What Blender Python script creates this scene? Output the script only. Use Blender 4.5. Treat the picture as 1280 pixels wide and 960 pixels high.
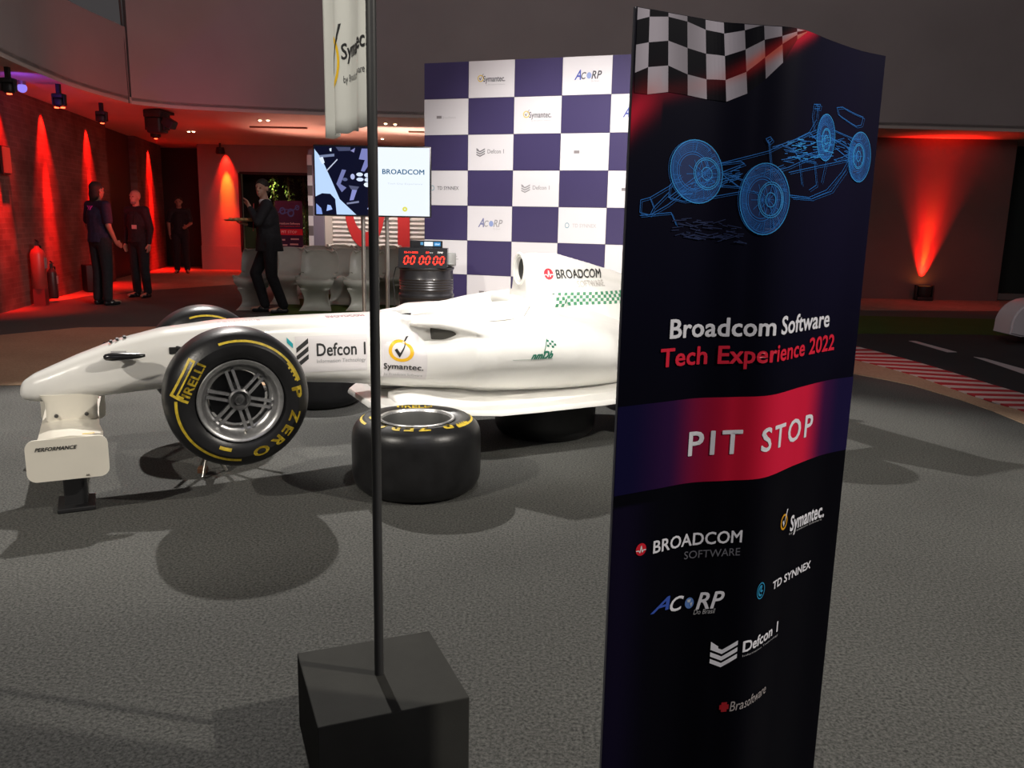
import bpy, bmesh, math, random
from mathutils import Vector, Matrix
from mathutils.bvhtree import BVHTree
random.seed(7)
PI=math.pi
for o in list(bpy.data.objects): bpy.data.objects.remove(o)
scn=bpy.context.scene
COL=scn.collection
# ---------------------------------------------------------------- camera
CF,CH=1035.0,1.38
_dx,_dy=535.-640.,5700.-480.
_roll=math.atan2(-_dx,_dy); _pit=math.atan2(CF,math.hypot(_dx,_dy))
FW=Vector((0,math.cos(_pit),-math.sin(_pit)))
_U0=Vector((0,math.sin(_pit),math.cos(_pit))); _R0=Vector((1,0,0))
RT=math.cos(_roll)*_R0+math.sin(_roll)*_U0
UP=math.cos(_roll)*_U0-math.sin(_roll)*_R0
EYE=Vector((0,0,CH))
cd=bpy.data.cameras.new('camera'); cam=bpy.data.objects.new('camera',cd); COL.objects.link(cam)
cd.sensor_width=36; cd.lens=36*CF/1280; cd.clip_start=.05; cd.clip_end=200
cam.matrix_world=Matrix(((RT.x,UP.x,-FW.x,0),(RT.y,UP.y,-FW.y,0),(RT.z,UP.z,-FW.z,CH),(0,0,0,1)))
scn.camera=cam
# ---------------------------------------------------------------- world, light, exposure
scn.view_settings.view_transform='Standard'; scn.view_settings.look='None'
scn.view_settings.exposure=0.0; scn.view_settings.gamma=1.0; scn.view_settings.use_curve_mapping=False
w=bpy.data.worlds.new('hall_ambient'); scn.world=w; w.use_nodes=True
w.node_tree.nodes['Background'].inputs[0].default_value=(.60,.55,.56,1)
w.node_tree.nodes['Background'].inputs[1].default_value=.085
def lamp(name,kind,loc,target=None,power=100,color=(1,1,1),size=.1,angle=40,blend=.3):
    d=bpy.data.lights.new(name,kind); d.energy=power; d.color=color
    if kind=='AREA': d.shape='DISK'; d.size=size
    else: d.shadow_soft_size=size
    if kind=='SPOT': d.spot_size=math.radians(angle); d.spot_blend=blend
    o=bpy.data.objects.new(name,d); COL.objects.link(o); o.location=loc
    if target is not None:
        o.rotation_euler=(Vector(target)-Vector(loc)).to_track_quat('-Z','Y').to_euler()
    return o
WARM=(1,.93,.83)
lamp('stage_spot','SPOT',(-3.5,9.6,6.0),(-.4,3.0,0),3000,(1,.95,.90),.07,64,.25)
lamp('stage_spot','SPOT',(5.8,.75,5.4),(-.5,3.4,.2),1500,WARM,.07,66,.3)
lamp('stage_spot','SPOT',(-5.2,-1.2,5.4),(-1.6,5.0,.6),1500,WARM,.08,34,.5)
lamp('stage_spot','SPOT',(0.6,1.4,5.4),(-.30,4.95,.7),1400,(1,.96,.92),.10,25,.9)
lamp('backdrop_spot','SPOT',(1.0,4.6,5.0),(.3,9.3,.9),2100,(1,.95,.92),.2,44,.9)
lamp('hall_glow','AREA',(1.5,-3.5,5.5),(0,4,0),32,(.9,.88,1),3.0)
lamp('fascia_fill','AREA',(1.0,4.0,4.2),(0,14,6.5),150,(1,.87,.88),2.0)  # added area light that lifts the upper wall, no fixture there
lamp('flag_fill','SPOT',(-2.6,-1.6,4.6),(-.45,2.15,2.3),950,(1,.95,.85),.12,19,.5)  # unseen fill put in so the flag cloth reads bright
lamp('shutter_fill','SPOT',(-2.7,14.9,2.95),(-2.8,16.5,.9),260,(1,.86,.80),.1,95,.9)  # added fill brightening the slats and numerals, not a real lamp
lamp('chair_fill','SPOT',(-1.5,8.2,5.0),(-2.4,12.6,.4),110,(1,.95,.88),.3,44,.9)  # extra unseen light to lift the chair rows
# ---------------------------------------------------------------- pixel helpers (1280x960 frame)
def ray(x,y): return FW+RT*((x-640)/CF)-UP*((y-480)/CF)
def atz(x,y,z=0.):
    d=ray(x,y); return EYE+d*((z-CH)/d.z)
def atY(x,y,Y):
    d=ray(x,y); return EYE+d*(Y/d.y)
def atplane(x,y,P,n):
    d=ray(x,y); P=Vector(P); n=Vector(n); return EYE+d*((P-EYE).dot(n)/d.dot(n))
# ---------------------------------------------------------------- materials
_M={}
def mat(name,color,rough=.5,metal=0.,emit=None,noise=0.,nscale=20.,bump=0.,bscale=60.,coat=0.,spec=None,sheen=0.):
    if name in _M: return _M[name]
    m=bpy.data.materials.new(name); m.use_nodes=True; nt=m.node_tree; b=nt.nodes['Principled BSDF']
    b.inputs['Base Color'].default_value=(*color,1); b.inputs['Roughness'].default_value=rough; b.inputs['Metallic'].default_value=metal
    if coat: b.inputs['Coat Weight'].default_value=coat; b.inputs['Coat Roughness'].default_value=.08
    if spec is not None: b.inputs['Specular IOR Level'].default_value=spec
    if sheen: b.inputs['Sheen Weight'].default_value=sheen
    if emit: b.inputs['Base Color'].default_value=(0,0,0,1); b.inputs['Emission Color'].default_value=(*color,1); b.inputs['Emission Strength'].default_value=emit; b.inputs['Specular IOR Level'].default_value=.1
    tc=None
    if noise or bump:
        tc=nt.nodes.new('ShaderNodeTexCoord')
    if noise:
        n=nt.nodes.new('ShaderNodeTexNoise'); n.inputs['Scale'].default_value=nscale; n.inputs['Detail'].default_value=5
        nt.links.new(tc.outputs['Object'],n.inputs['Vector'])
        r=nt.nodes.new('ShaderNodeValToRGB'); r.color_ramp.elements[0].position=.3; r.color_ramp.elements[1].position=.7
        r.color_ramp.elements[0].color=(*[c*(1-noise) for c in color],1); r.color_ramp.elements[1].color=(*[min(1,c*(1+noise)) for c in color],1)
        nt.links.new(n.outputs['Fac'],r.inputs['Fac']); nt.links.new(r.outputs['Color'],b.inputs['Base Color'])
    if bump:
        n2=nt.nodes.new('ShaderNodeTexNoise'); n2.inputs['Scale'].default_value=bscale; n2.inputs['Detail'].default_value=4
        nt.links.new(tc.outputs['Object'],n2.inputs['Vector'])
        bp_=nt.nodes.new('ShaderNodeBump'); bp_.inputs['Strength'].default_value=bump; bp_.inputs['Distance'].default_value=.01
        nt.links.new(n2.outputs['Fac'],bp_.inputs['Height']); nt.links.new(bp_.outputs['Normal'],b.inputs['Normal'])
    _M[name]=m; return m
def vcmat(name,rough=.35,emit=0.,coat=0.):
    if name in _M: return _M[name]
    m=bpy.data.materials.new(name); m.use_nodes=True; nt=m.node_tree; b=nt.nodes['Principled BSDF']
    a=nt.nodes.new('ShaderNodeAttribute'); a.attribute_name='ink'
    nt.links.new(a.outputs['Color'],b.inputs['Base Color']); b.inputs['Roughness'].default_value=rough; b.inputs['Specular IOR Level'].default_value=.06
    if coat: b.inputs['Coat Weight'].default_value=coat; b.inputs['Coat Roughness'].default_value=.25
    if emit:
        nt.links.new(a.outputs['Color'],b.inputs['Emission Color']); b.inputs['Emission Strength'].default_value=emit
    _M[name]=m; return m
def ink(c,rough=.45):
    return mat('ink_%02d_%02d_%02d'%tuple(int(x*99) for x in c),c,rough)
M=dict(
 white=mat('car_gloss_white',(.80,.79,.755),.28,coat=.5,noise=.05,nscale=3),
 white2=mat('wing_cream_paint',(.78,.74,.64),.35,coat=.2,noise=.04,nscale=6),
 rubber=mat('tyre_rubber',(.012,.012,.013),.36,bump=.05,bscale=90,noise=.3,nscale=12),
 alu=mat('brushed_aluminium',(.50,.50,.50),.36,.85,noise=.15,nscale=40),
 dkmetal=mat('dark_metal',(.10,.10,.10),.4,.7),
 black=mat('matt_black',(.012,.012,.013),.55),
 blackgloss=mat('gloss_black',(.015,.015,.017),.2),
 carbon=mat('carbon_dark',(.02,.02,.022),.3,coat=.3),
 yellow=mat('tyre_yellow_print',(.62,.45,.03),.5,noise=.25,nscale=60),
 boxgrey=mat('painted_charcoal_wood',(.042,.042,.038),.85,spec=.12,noise=.12,nscale=8,bump=.05,bscale=200),
 pole=mat('pole_charcoal',(.035,.035,.035),.4),
 chair=mat('chair_white_plastic',(.50,.50,.44),.35,noise=.05,nscale=10),
 steel=mat('stainless_steel',(.55,.52,.47),.3,.9),
 skin=mat('skin',(.42,.24,.17),.55),
 skin2=mat('skin_tan',(.30,.17,.12),.55),
 cloth=mat('black_cloth',(.012,.012,.016),.85,noise=.3,nscale=30),
 cloth2=mat('navy_shirt_cloth',(.014,.012,.04),.85,noise=.3,nscale=30),
 hair=mat('dark_hair',(.02,.014,.01),.7,noise=.4,nscale=80,bump=.5,bscale=90),
 plaster=mat('plaster_wall',(.26,.245,.24),.85,noise=.06,nscale=1.5,bump=.1,bscale=40),
 fascia=mat('fascia_grey_plaster',(.36,.32,.31),.85,noise=.08,nscale=.7,bump=.05,bscale=40),
 soffit=mat('soffit_plaster',(.50,.44,.40),.8,noise=.06,nscale=1.),
)
# ---------------------------------------------------------------- mesh helpers
class G:
    """collects verts/faces with a material index"""
    def __init__(s): s.v=[]; s.f=[]; s.mi=[]
    def add(s,vs,fs,mi=0):
        b=len(s.v); s.v+= [Vector(v) for v in vs]; s.f+=[tuple(i+b for i in f) for f in fs]; s.mi+=[mi]*len(fs); return s
    def box(s,c,d,rz=0,mi=0,tilt=None):
        x,y,z=[a/2 for a in d]; P=[Vector((i*x,j*y,k*z)) for k in(-1,1) for j in(-1,1) for i in(-1,1)]
        R=Matrix.Rotation(rz,3,'Z')
        if tilt: R=R@Matrix.Rotation(tilt[0],3,tilt[1])
        return s.add([R@p+Vector(c) for p in P],[(0,2,3,1),(4,5,7,6),(0,1,5,4),(1,3,7,5),(3,2,6,7),(2,0,4,6)],mi)
    def rbox(s,c,d,r=.01,rz=0,mi=0,seg=2,tilt=None):
        bm=bmesh.new(); bmesh.ops.create_cube(bm,size=1)
        bmesh.ops.scale(bm,vec=d,verts=bm.verts)
        bmesh.ops.bevel(bm,geom=bm.edges[:],offset=r,segments=seg,affect='EDGES',profile=.5)
        R=Matrix.Rotation(rz,3,'Z')
        if tilt: R=R@Matrix.Rotation(tilt[0],3,tilt[1])
        bm.verts.index_update()
        s.add([R@v.co+Vector(c) for v in bm.verts],[[v.index for v in f.verts] for f in bm.faces],mi); bm.free(); return s
    def cone(s,p0,p1,r0,r1=None,n=20,mi=0,caps=True):
        r1=r0 if r1 is None else r1; p0=Vector(p0);p1=Vector(p1); a=(p1-p0).normalized()
        u=a.orthogonal().normalized(); w_=a.cross(u); vs=[]
        for p,r in((p0,r0),(p1,r1)):
            for k in range(n):
                t=2*PI*k/n; vs.append(p+u*math.cos(t)*r+w_*math.sin(t)*r)
        fs=[(k,(k+1)%n,n+(k+1)%n,n+k) for k in range(n)]
        if caps: fs+=[tuple(range(n))[::-1],tuple(range(n,2*n))]
        return s.add(vs,fs,mi)
    def tube(s,pts,r,n=8,mi=0):
        pts=[Vector(p) for p in pts]
        rings=[]; u=None
        for i,p in enumerate(pts):
            a=(pts[min(i+1,len(pts)-1)]-pts[max(i-1,0)]).normalized()
            if u is None: u=a.orthogonal().normalized()
            u=(u-a*u.dot(a)).normalized(); w_=a.cross(u)
            rings.append([p+u*math.cos(2*PI*k/n)*r+w_*math.sin(2*PI*k/n)*r for k in range(n)])
        return s.loft(rings,mi)
    def loft(s,rings,mi=0,caps=True):
        n=len(rings[0]); vs=[v for r in rings for v in r]; fs=[]
        for i in range(len(rings)-1):
            for k in range(n): fs.append((i*n+k,i*n+(k+1)%n,(i+1)*n+(k+1)%n,(i+1)*n+k))
        if caps: fs+=[tuple(range(n))[::-1],tuple(range((len(rings)-1)*n,len(rings)*n))]
        return s.add(vs,fs,mi)
    def lathe(s,prof,n=48,axis='Y',c=(0,0,0),mi=0,closed=False):
        """prof: (radius, offset along axis)"""
        vs=[]; m=len(prof)
        for k in range(n):
            t=2*PI*k/n; ct,st=math.cos(t),math.sin(t)
            for r,o in prof:
                if axis=='Y': vs.append(Vector((r*ct,o,r*st))+Vector(c))
                elif axis=='Z': vs.append(Vector((r*ct,r*st,o))+Vector(c))
                else: vs.append(Vector((o,r*ct,r*st))+Vector(c))
        fs=[]
        for k in range(n):
            a=k*m; b=((k+1)%n)*m
            for i in range(m if closed else m-1): j=(i+1)%m; fs.append((a+i,a+j,b+j,b+i))
        return s.add(vs,fs,mi)
    def prism(s,poly,z0,z1,mi=0):
        n=len(poly); vs=[(x,y,z0) for x,y in poly]+[(x,y,z1) for x,y in poly]
        return s.add(vs,[tuple(range(n))[::-1],tuple(range(n,2*n))]+[(k,(k+1)%n,n+(k+1)%n,n+k) for k in range(n)],mi)
    def prismY(s,poly,y0,y1,mi=0):
        n=len(poly); vs=[(x,y0,z) for x,z in poly]+[(x,y1,z) for x,z in poly]
        return s.add(vs,[tuple(range(n)),tuple(range(n,2*n))[::-1]]+[(k,n+k,n+(k+1)%n,(k+1)%n) for k in range(n)],mi)
    def ball(s,c,r,nu=16,nv=10,mi=0,rot=None):
        r=(r,r,r) if not hasattr(r,'__len__') else r; vs=[];fs=[]
        R=rot or Matrix.Identity(3)
        for j in range(nv+1):
            ph=PI*j/nv
            for i in range(nu):
                t=2*PI*i/nu; vs.append(R@Vector((r[0]*math.sin(ph)*math.cos(t),r[1]*math.sin(ph)*math.sin(t),r[2]*math.cos(ph)))+Vector(c))
        for j in range(nv):
            for i in range(nu): fs.append((j*nu+i,(j+1)*nu+i,(j+1)*nu+(i+1)%nu,j*nu+(i+1)%nu))
        return s.add(vs,fs,mi)
    def cap(s,p0,r0,p1,r1,n=14):
        s.cone(p0,p1,r0,r1,n); s.ball(p0,r0,n,8); s.ball(p1,r1,n,8); return s
    def mirror(s):
        g=G(); g.v=list(s.v); g.f=list(s.f); g.mi=list(s.mi); b=len(g.v)
        g.v+=[Vector((v.x,-v.y,v.z)) for v in s.v]; g.f+=[tuple(i+b for i in f)[::-1] for f in s.f]; g.mi+=s.mi; return g
    def mesh(s,name):
        me=bpy.data.meshes.new(name); me.from_pydata([tuple(v) for v in s.v],[],s.f); me.update()
        if any(s.mi): me.polygons.foreach_set('material_index',s.mi)
        bm=bmesh.new(); bm.from_mesh(me); bmesh.ops.remove_doubles(bm,verts=bm.verts,dist=1e-6)
        bmesh.ops.recalc_face_normals(bm,faces=bm.faces); bm.to_mesh(me); bm.free(); return me
def smooth(me,ang=40):
    me.polygons.foreach_set('use_smooth',[True]*len(me.polygons))
    bm=bmesh.new(); bm.from_mesh(me); a=math.radians(ang)
    for e in bm.edges:
        if len(e.link_faces)==2 and e.calc_face_angle(0)>a: e.smooth=False
    bm.to_mesh(me); bm.free()
def put(name,g,mats,parent=None,sm=None,loc=(0,0,0),rz=0,rot=None,label=None):
    me=g.mesh(name) if isinstance(g,G) else g
    for m in (mats if isinstance(mats,(list,tuple)) else [mats]): me.materials.append(m)
    if sm: smooth(me,sm)
    o=bpy.data.objects.new(name,me); COL.objects.link(o); o.location=loc
    o.rotation_euler=rot if rot else (0,0,rz)
    if parent: o.parent=parent
    if label: o['label']=label
    return o
def tag(o,label,cat,group=None,kind=None):
    o['label']=label; o['category']=cat
    if group: o['group']=group
    if kind: o['kind']=kind
    return o
def thing(name,label,cat,loc=(0,0,0),rz=0,group=None):
    o=bpy.data.objects.new(name,None); COL.objects.link(o); o.location=loc; o.rotation_euler=(0,0,rz); o.empty_display_size=.1
    return tag(o,label,cat,group)
def struct(name,g,mats,label=None,**k):
    o=put(name,g,mats,**k); o['kind']='structure'
    if label: o['label']=label
    return o
def dup(root,loc=None,rz=None,label=None,group=None,rot=None):
    r=root.copy(); COL.objects.link(r)
    if loc is not None: r.location=loc
    if rz is not None: r.rotation_euler=(0,0,rz)
    if rot is not None: r.rotation_euler=rot
    if label: r['label']=label
    if group: r['group']=group
    for ch in list(root.children):
        c=ch.copy(); COL.objects.link(c); c.parent=r
        for q in ch.children:
            d=q.copy(); COL.objects.link(d); d.parent=c
    return r
def evalmesh(o):
    dg=bpy.context.evaluated_depsgraph_get(); dg.update()
    me=bpy.data.meshes.new_from_object(o.evaluated_get(dg)); 
    bpy.data.objects.remove(o); return me
def remesh(g,vox=.012,it=6,fac=.5,cut=None):
    me=g.mesh('tmp'); o=bpy.data.objects.new('tmp',me); COL.objects.link(o)
    m=o.modifiers.new('r','REMESH'); m.mode='VOXEL'; m.voxel_size=vox; m.use_smooth_shade=True
    if it:
        s_=o.modifiers.new('s','SMOOTH'); s_.factor=fac; s_.iterations=it
    co=None
    if cut:
        co=bpy.data.objects.new('cut',cut.mesh('cut')); COL.objects.link(co)
        b=o.modifiers.new('b','BOOLEAN'); b.operation='DIFFERENCE'; b.object=co; b.solver='EXACT'
    r=evalmesh(o)
    if co: bpy.data.objects.remove(co)
    return r
# ---------------------------------------------------------------- flat print (lettering and marks laid out in 2D, then laid on a surface)
_TC={}
def text2d(body,bold=0.,shear=0.,space=1.):
    if bold:
        vs,fs=text2d(body,0.,shear,space*(1+bold)); n=len(vs); V_=[];F_=[]
        for k,(dx,dz) in enumerate(((0,0),(bold,0),(-bold,0),(0,bold*.8),(0,-bold*.8),(bold*.7,bold*.6),(-bold*.7,-bold*.6),(bold*.7,-bold*.6),(-bold*.7,bold*.6))):
            V_+=[(x+dx,z+dz) for x,z in vs]; F_+=[tuple(i+n*k for i in f) for f in fs]
        return V_,F_
    key=(body,bold,shear,space)
    if key in _TC: return _TC[key]
    c=bpy.data.curves.new('t','FONT'); c.body=body; c.size=1; c.offset=bold; c.shear=shear; c.space_character=space
    c.resolution_u=3
    o=bpy.data.objects.new('t',c); COL.objects.link(o); me=evalmesh(o)
    vs=[(v.co.x,v.co.y) for v in me.vertices]; fs=[tuple(p.vertices) for p in me.polygons]
    bpy.data.meshes.remove(me)
    _TC[key]=(vs,fs); return vs,fs
def subdiv2d(vs,fs,maxlen):
    me=bpy.data.meshes.new('t'); me.from_pydata([(x,z,0) for x,z in vs],[],fs); bm=bmesh.new(); bm.from_mesh(me); bpy.data.meshes.remove(me)
    bmesh.ops.triangulate(bm,faces=bm.faces[:])
    for _ in range(6):
        es=[e for e in bm.edges if e.calc_length()>maxlen]
        if not es: break
        bmesh.ops.subdivide_edges(bm,edges=es,cuts=1); bmesh.ops.triangulate(bm,faces=[f for f in bm.faces if len(f.verts)>3])
    bm.verts.index_update(); o=([(v.co.x,v.co.y) for v in bm.verts],[tuple(v.index for v in f.verts) for f in bm.faces]); bm.free(); return o
class Print:
    def __init__(s): s.v=[];s.f=[];s.c=[];s.cols=[];s.h=[]
    def ci(s,col):
        if col not in s.cols: s.cols.append(col)
        return s.cols.index(col)
    def add(s,vs,fs,col,n=0):
        s.h+=[(i//n)*.1 if n else 0 for i in range(len(vs))]
        b=len(s.v); s.v+=vs; s.f+=[tuple(i+b for i in f) for f in fs]; s.c+=[s.ci(col)]*len(fs)
    def poly(s,pts,col): s.add([tuple(p) for p in pts],[tuple(range(len(pts)))],col)
    def rect(s,x0,z0,x1,z1,col,n=1):
        vs=[];fs=[]
        for j in range(n+1):
            for i in range(n+1): vs.append((x0+(x1-x0)*i/n,z0+(z1-z0)*j/n))
        for j in range(n):
            for i in range(n): a=j*(n+1)+i; fs.append((a,a+1,a+n+2,a+n+1))
        s.add(vs,fs,col)
    def disc(s,cx,cz,rx,rz,col,r0=0,n=32,a0=0,a1=2*PI):
        vs=[];fs=[]
        for k in range(n+1):
            t=a0+(a1-a0)*k/n; vs+=[(cx+rx*r0*math.cos(t),cz+rz*r0*math.sin(t)),(cx+rx*math.cos(t),cz+rz*math.sin(t))]
        for k in range(n): fs.append((2*k,2*k+1,2*k+3,2*k+2))
        s.add(vs,fs,col)
    def line(s,pts,wd,col):
        for (x0,z0),(x1,z1) in zip(pts,pts[1:]):
            L=math.hypot(x1-x0,z1-z0)
            if L<1e-6: continue
            nx,nz=-(z1-z0)/L*wd/2,(x1-x0)/L*wd/2
            s.add([(x0+nx,z0+nz),(x0-nx,z0-nz),(x1-nx,z1-nz),(x1+nx,z1+nz)],[(0,1,2,3)],col)
    def text(s,body,x0,z0,x1,z1,col,bold=0.,shear=0.,space=1.,desc=False):
        """fits the ink of body in the box x0..x1, z0..z1 (z0 = baseline when desc)"""
        vs,fs=text2d(body,bold,shear,space)
        xs=[a for a,b in vs]; zs=[b for a,b in vs]; lo=0 if desc else min(zs); 
        sx=(x1-x0)/(max(xs)-min(xs)); sz=(z1-z0)/(max(zs)-lo)
        s.add([(x0+(a-min(xs))*sx,z0+(b-lo)*sz) for a,b in vs],fs,col,len(vs)//9 if bold else 0)
    def put(s,name,fn,parent,rough=.45,emit=None,label=None,maxlen=.03):
        """fn maps (x,z,layer) to a 3D point"""
        me=bpy.data.meshes.new(name)
        me.from_pydata([(x,z,h*.001) for (x,z),h in zip(s.v,s.h)],[],s.f); me.update()
        me.polygons.foreach_set('material_index',s.c)
        bm=bmesh.new(); bm.from_mesh(me)
        if maxlen:
            bmesh.ops.triangulate(bm,faces=bm.faces[:])
            for _ in range(6):
                es=[e for e in bm.edges if e.calc_length()>maxlen]
                if not es: break
                bmesh.ops.subdivide_edges(bm,edges=es,cuts=1); bmesh.ops.triangulate(bm,faces=[f for f in bm.faces if len(f.verts)>3])
        for v in bm.verts:
            v.co=Vector(fn(v.co.x,v.co.y,(v.link_faces[0].material_index if v.link_faces else 0)+v.co.z*1000))
        bm.to_mesh(me); bm.free()
        for c in s.cols:
            me.materials.append(mat('glow_%02d_%02d_%02d'%tuple(int(x*99) for x in c),c,.5,emit=emit) if emit else ink(c,rough))
        o=bpy.data.objects.new(name,me); COL.objects.link(o)
        if parent: o.parent=parent
        if label: o['label']=label
        return o
def sym_mark(P,cx,cz,r,dark=(.02,.02,.02),yel=(.80,.45,.02)):
    P.disc(cx,cz,r,r,yel,.72)
    P.poly([(cx-.50*r,cz+.10*r),(cx-.28*r,cz+.22*r),(cx-.05*r,cz-.18*r),(cx-.1*r,cz-.62*r)],dark)
    P.poly([(cx-.1*r,cz-.62*r),(cx-.05*r,cz-.18*r),(cx+.75*r,cz+1.25*r),(cx+1.0*r,cz+1.3*r),(cx+.45*r,cz+.55*r)],dark)
def chevrons(P,x0,z0,x1,z1,col,k=3,teal=None):
    w_=(x1-x0)/2; h=(z1-z0); t=h*.16; xm=x0+w_*.85
    for i in range(k):
        zb=z0+i*h*.25
        P.poly([(xm,zb),(x1,zb+h*.30),(x1,zb+h*.30+t),(xm,zb+t)],col)
        if i==0 or teal is None: P.poly([(x0,zb+h*.20),(xm,zb),(xm,zb+t),(x0,zb+h*.20+t)],col)
    P.poly([(x0,z1-h*.16),(x0+w_*.55,z1-h*.34),(x0+w_*.55,z1-h*.20),(x0,z1)],teal or col)
def heart_mark(P,cx,cz,r,red=(.70,.01,.03),wh=(.9,.9,.9)):
    P.disc(cx,cz,r,r,red); 
    P.line([(cx-.95*r,cz-.15*r),(cx-.45*r,cz-.15*r),(cx-.2*r,cz-.5*r),(cx+.02*r,cz+.6*r),(cx+.25*r,cz-.5*r),(cx+.4*r,cz-.15*r),(cx+.95*r,cz-.15*r)],r*.16,wh)
# ================================================================ SETTING
def zone_mat(name,c1,c2,sc,bump=.4):
    m=mat(name,c1,.92); nt=m.node_tree; b=nt.nodes['Principled BSDF']
    tc=nt.nodes.new('ShaderNodeTexCoord'); n=nt.nodes.new('ShaderNodeTexNoise'); n.inputs['Scale'].default_value=sc; n.inputs['Detail'].default_value=6; n.inputs['Roughness'].default_value=.75
    nt.links.new(tc.outputs['Object'],n.inputs['Vector'])
    r=nt.nodes.new('ShaderNodeValToRGB'); r.color_ramp.elements[0].position=.36; r.color_ramp.elements[1].position=.68
    r.color_ramp.elements[0].color=(*c1,1); r.color_ramp.elements[1].color=(*c2,1)
    nt.links.new(n.outputs['Fac'],r.inputs['Fac'])
    n3=nt.nodes.new('ShaderNodeTexNoise'); n3.inputs['Scale'].default_value=1.3; n3.inputs['Detail'].default_value=3
    nt.links.new(tc.outputs['Object'],n3.inputs['Vector'])
    mx=nt.nodes.new('ShaderNodeMix'); mx.data_type='RGBA'; mx.blend_type='MULTIPLY'; mx.inputs[0].default_value=.35
    nt.links.new(r.outputs['Color'],mx.inputs[6]); nt.links.new(n3.outputs['Fac'],mx.inputs[7]); nt.links.new(mx.outputs[2],b.inputs['Base Color'])
    bb=nt.nodes.new('ShaderNodeBump'); bb.inputs['Strength'].default_value=bump; bb.inputs['Distance'].default_value=.004
    nt.links.new(n.outputs['Fac'],bb.inputs['Height']); nt.links.new(bb.outputs['Normal'],b.inputs['Normal'])
    b.inputs['Specular IOR Level'].default_value=.2
    return m
carpet=zone_mat('charcoal_carpet',(.034,.035,.034),(.20,.20,.185),95,.9)
fl=G().box((0,9,-.05),(40,42,.1)); struct('floor',fl,carpet)
tan=zone_mat('tan_track_carpet',(.40,.27,.17),(.58,.42,.28),60,.2)
green=zone_mat('green_turf',(.03,.07,.008),(.09,.16,.03),120,.8)
asph=zone_mat('dark_track_carpet',(.03,.03,.032),(.055,.055,.057),120,.2)
beige=zone_mat('beige_hall_floor',(.30,.22,.17),(.42,.32,.25),8,.05)
# beige walkway along the far walls (one flat zone, follows the walls)
struct('trim_1',G().prism([(-9.6,11.0),(-7.2,11.3),(-7.05,13.75),(-6.67,14.8),(-5.66,16.5),(-4.2,18),(6.0,18),(5.9,13.95),(8.86,14.38),(14,14.6),(14,16.6),(7,16.5),(6.6,22),(-9.6,22)],0,.004),beige,label='beige hall floor along the far walls')
struct('trim_2',G().prism([(-9,5.2),(-5.7,9.2),(-5.22,9.9),(-3.4,10.35),(-1.6,10.4),(2.5,10.3),(3.4,9.9),(3.27,7.77),(2.5,7.35),(-.5,6.83),(-2.23,6.66),(-3.73,6.52),(-4.09,6.47),(-9,5.9)][1:-1]+[(-6.0,6.1),(-6.3,8.2)],.0,.006),tan,label='tan painted track area behind the car')
struct('trim_3',G().prism([(-3.3,10.9),(-3.6,12.5),(-3.9,15.9),(2.4,15.9),(2.4,10.9)],0,.005),green,label='green turf under the chairs')
# right-hand track: tan border, red and white kerb, dark lane, green verge
tanL=[atz(1040,462),atz(1068,468),atz(1106,475),atz(1140,482),atz(1200,500),atz(1240,514),atz(1279,530),atz(1340,566)]
kin=[atz(1030,444),atz(1069,451),atz(1106,460),atz(1150,473),atz(1195,489),atz(1240,505),atz(1280,515),atz(1340,538)]
kout=[atz(1030,424),atz(1070,434),atz(1106,443),atz(1150,455),atz(1184,465),atz(1239,482),atz(1280,494),atz(1340,512)]
struct('trim_4',G().prism([(p.x,p.y) for p in tanL]+[(p.x,p.y) for p in kin[::-1]],.0,.008),tan,label='tan border inside the red and white kerb')
lane=[(p.x,p.y) for p in kout]+[(8.5,7.0),(9.5,9.5),(8.3,10.7),(6.2,10.95),(4.6,10.8),(3.8,10.4)]
struct('trim_5',G().prism(lane,0,.006),asph,label='dark track lane at the right')
struct('trim_6',G().prism([(3.8,10.45),(4.6,10.85),(6.2,11.0),(8.3,10.75),(10.5,10.0),(11,12.4),(8.6,12.9),(5.5,13.05),(3.6,12.6)],0,.005),green,label='green verge beyond the dark lane')
def along(L,t):
    k=t*(len(L)-1); i=min(int(k),len(L)-2); return L[i].lerp(L[i+1],k-i)
kerb=thing('kerb','long red and white striped track kerb curving across the floor at the right','kerb',(0,0,0))
kr=mat('kerb_red',(.42,.02,.03),.7,noise=.15,nscale=15); kw=mat('kerb_white',(.62,.52,.48),.7,noise=.08,nscale=15)
def tabl(T,x):
    for (x0,y0),(x1,y1) in zip(T,T[1:]):
        if x<=x1 or (x1,y1)==T[-1]: return y0+(y1-y0)*(x-x0)/(x1-x0)
TI=[(960,428),(1030,443),(1069,451),(1106,460),(1150,473),(1195,489),(1240,503),(1280,516),(1340,540),(1400,568)]
TO=[(960,414),(1030,424),(1070,434),(1106,443),(1150,455),(1184,465),(1239,482),(1280,494),(1340,512),(1400,532),(1480,560)]
xk=980.
k_=0
while xk<1380:
    w_=9.5+(xk-980)*.004
    a,b=atz(xk,tabl(TI,xk)),atz(xk+w_,tabl(TI,xk+w_)); c,d=atz(xk+w_+76,tabl(TO,xk+w_+76)),atz(xk+76,tabl(TO,xk+76))
    put('stripe',G().prism([(p.x,p.y) for p in (a,b,c,d)],.001,.014 if k_%2 else .013),kr if k_%2 else kw,kerb,label='red stripe' if k_%2 else 'white stripe')
    xk+=w_; k_+=1
lw=mat('line_white_paint',(.55,.50,.50),.7)
for lab,q in (('short white dash on the dark lane, nearer the banner',[(1136,427),(1144,427),(1196,441),(1184,441)]),
          ('short white dash on the dark lane at the right edge',[(1217,447),(1231,449),(1300,468),(1296,474)])):
    P_=[atz(*c) for c in q]
    o=put('lane_dash',G().prism([(p.x,p.y) for p in P_],.004,.010),lw); tag(o,lab,'floor line','white lane dashes')
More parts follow.
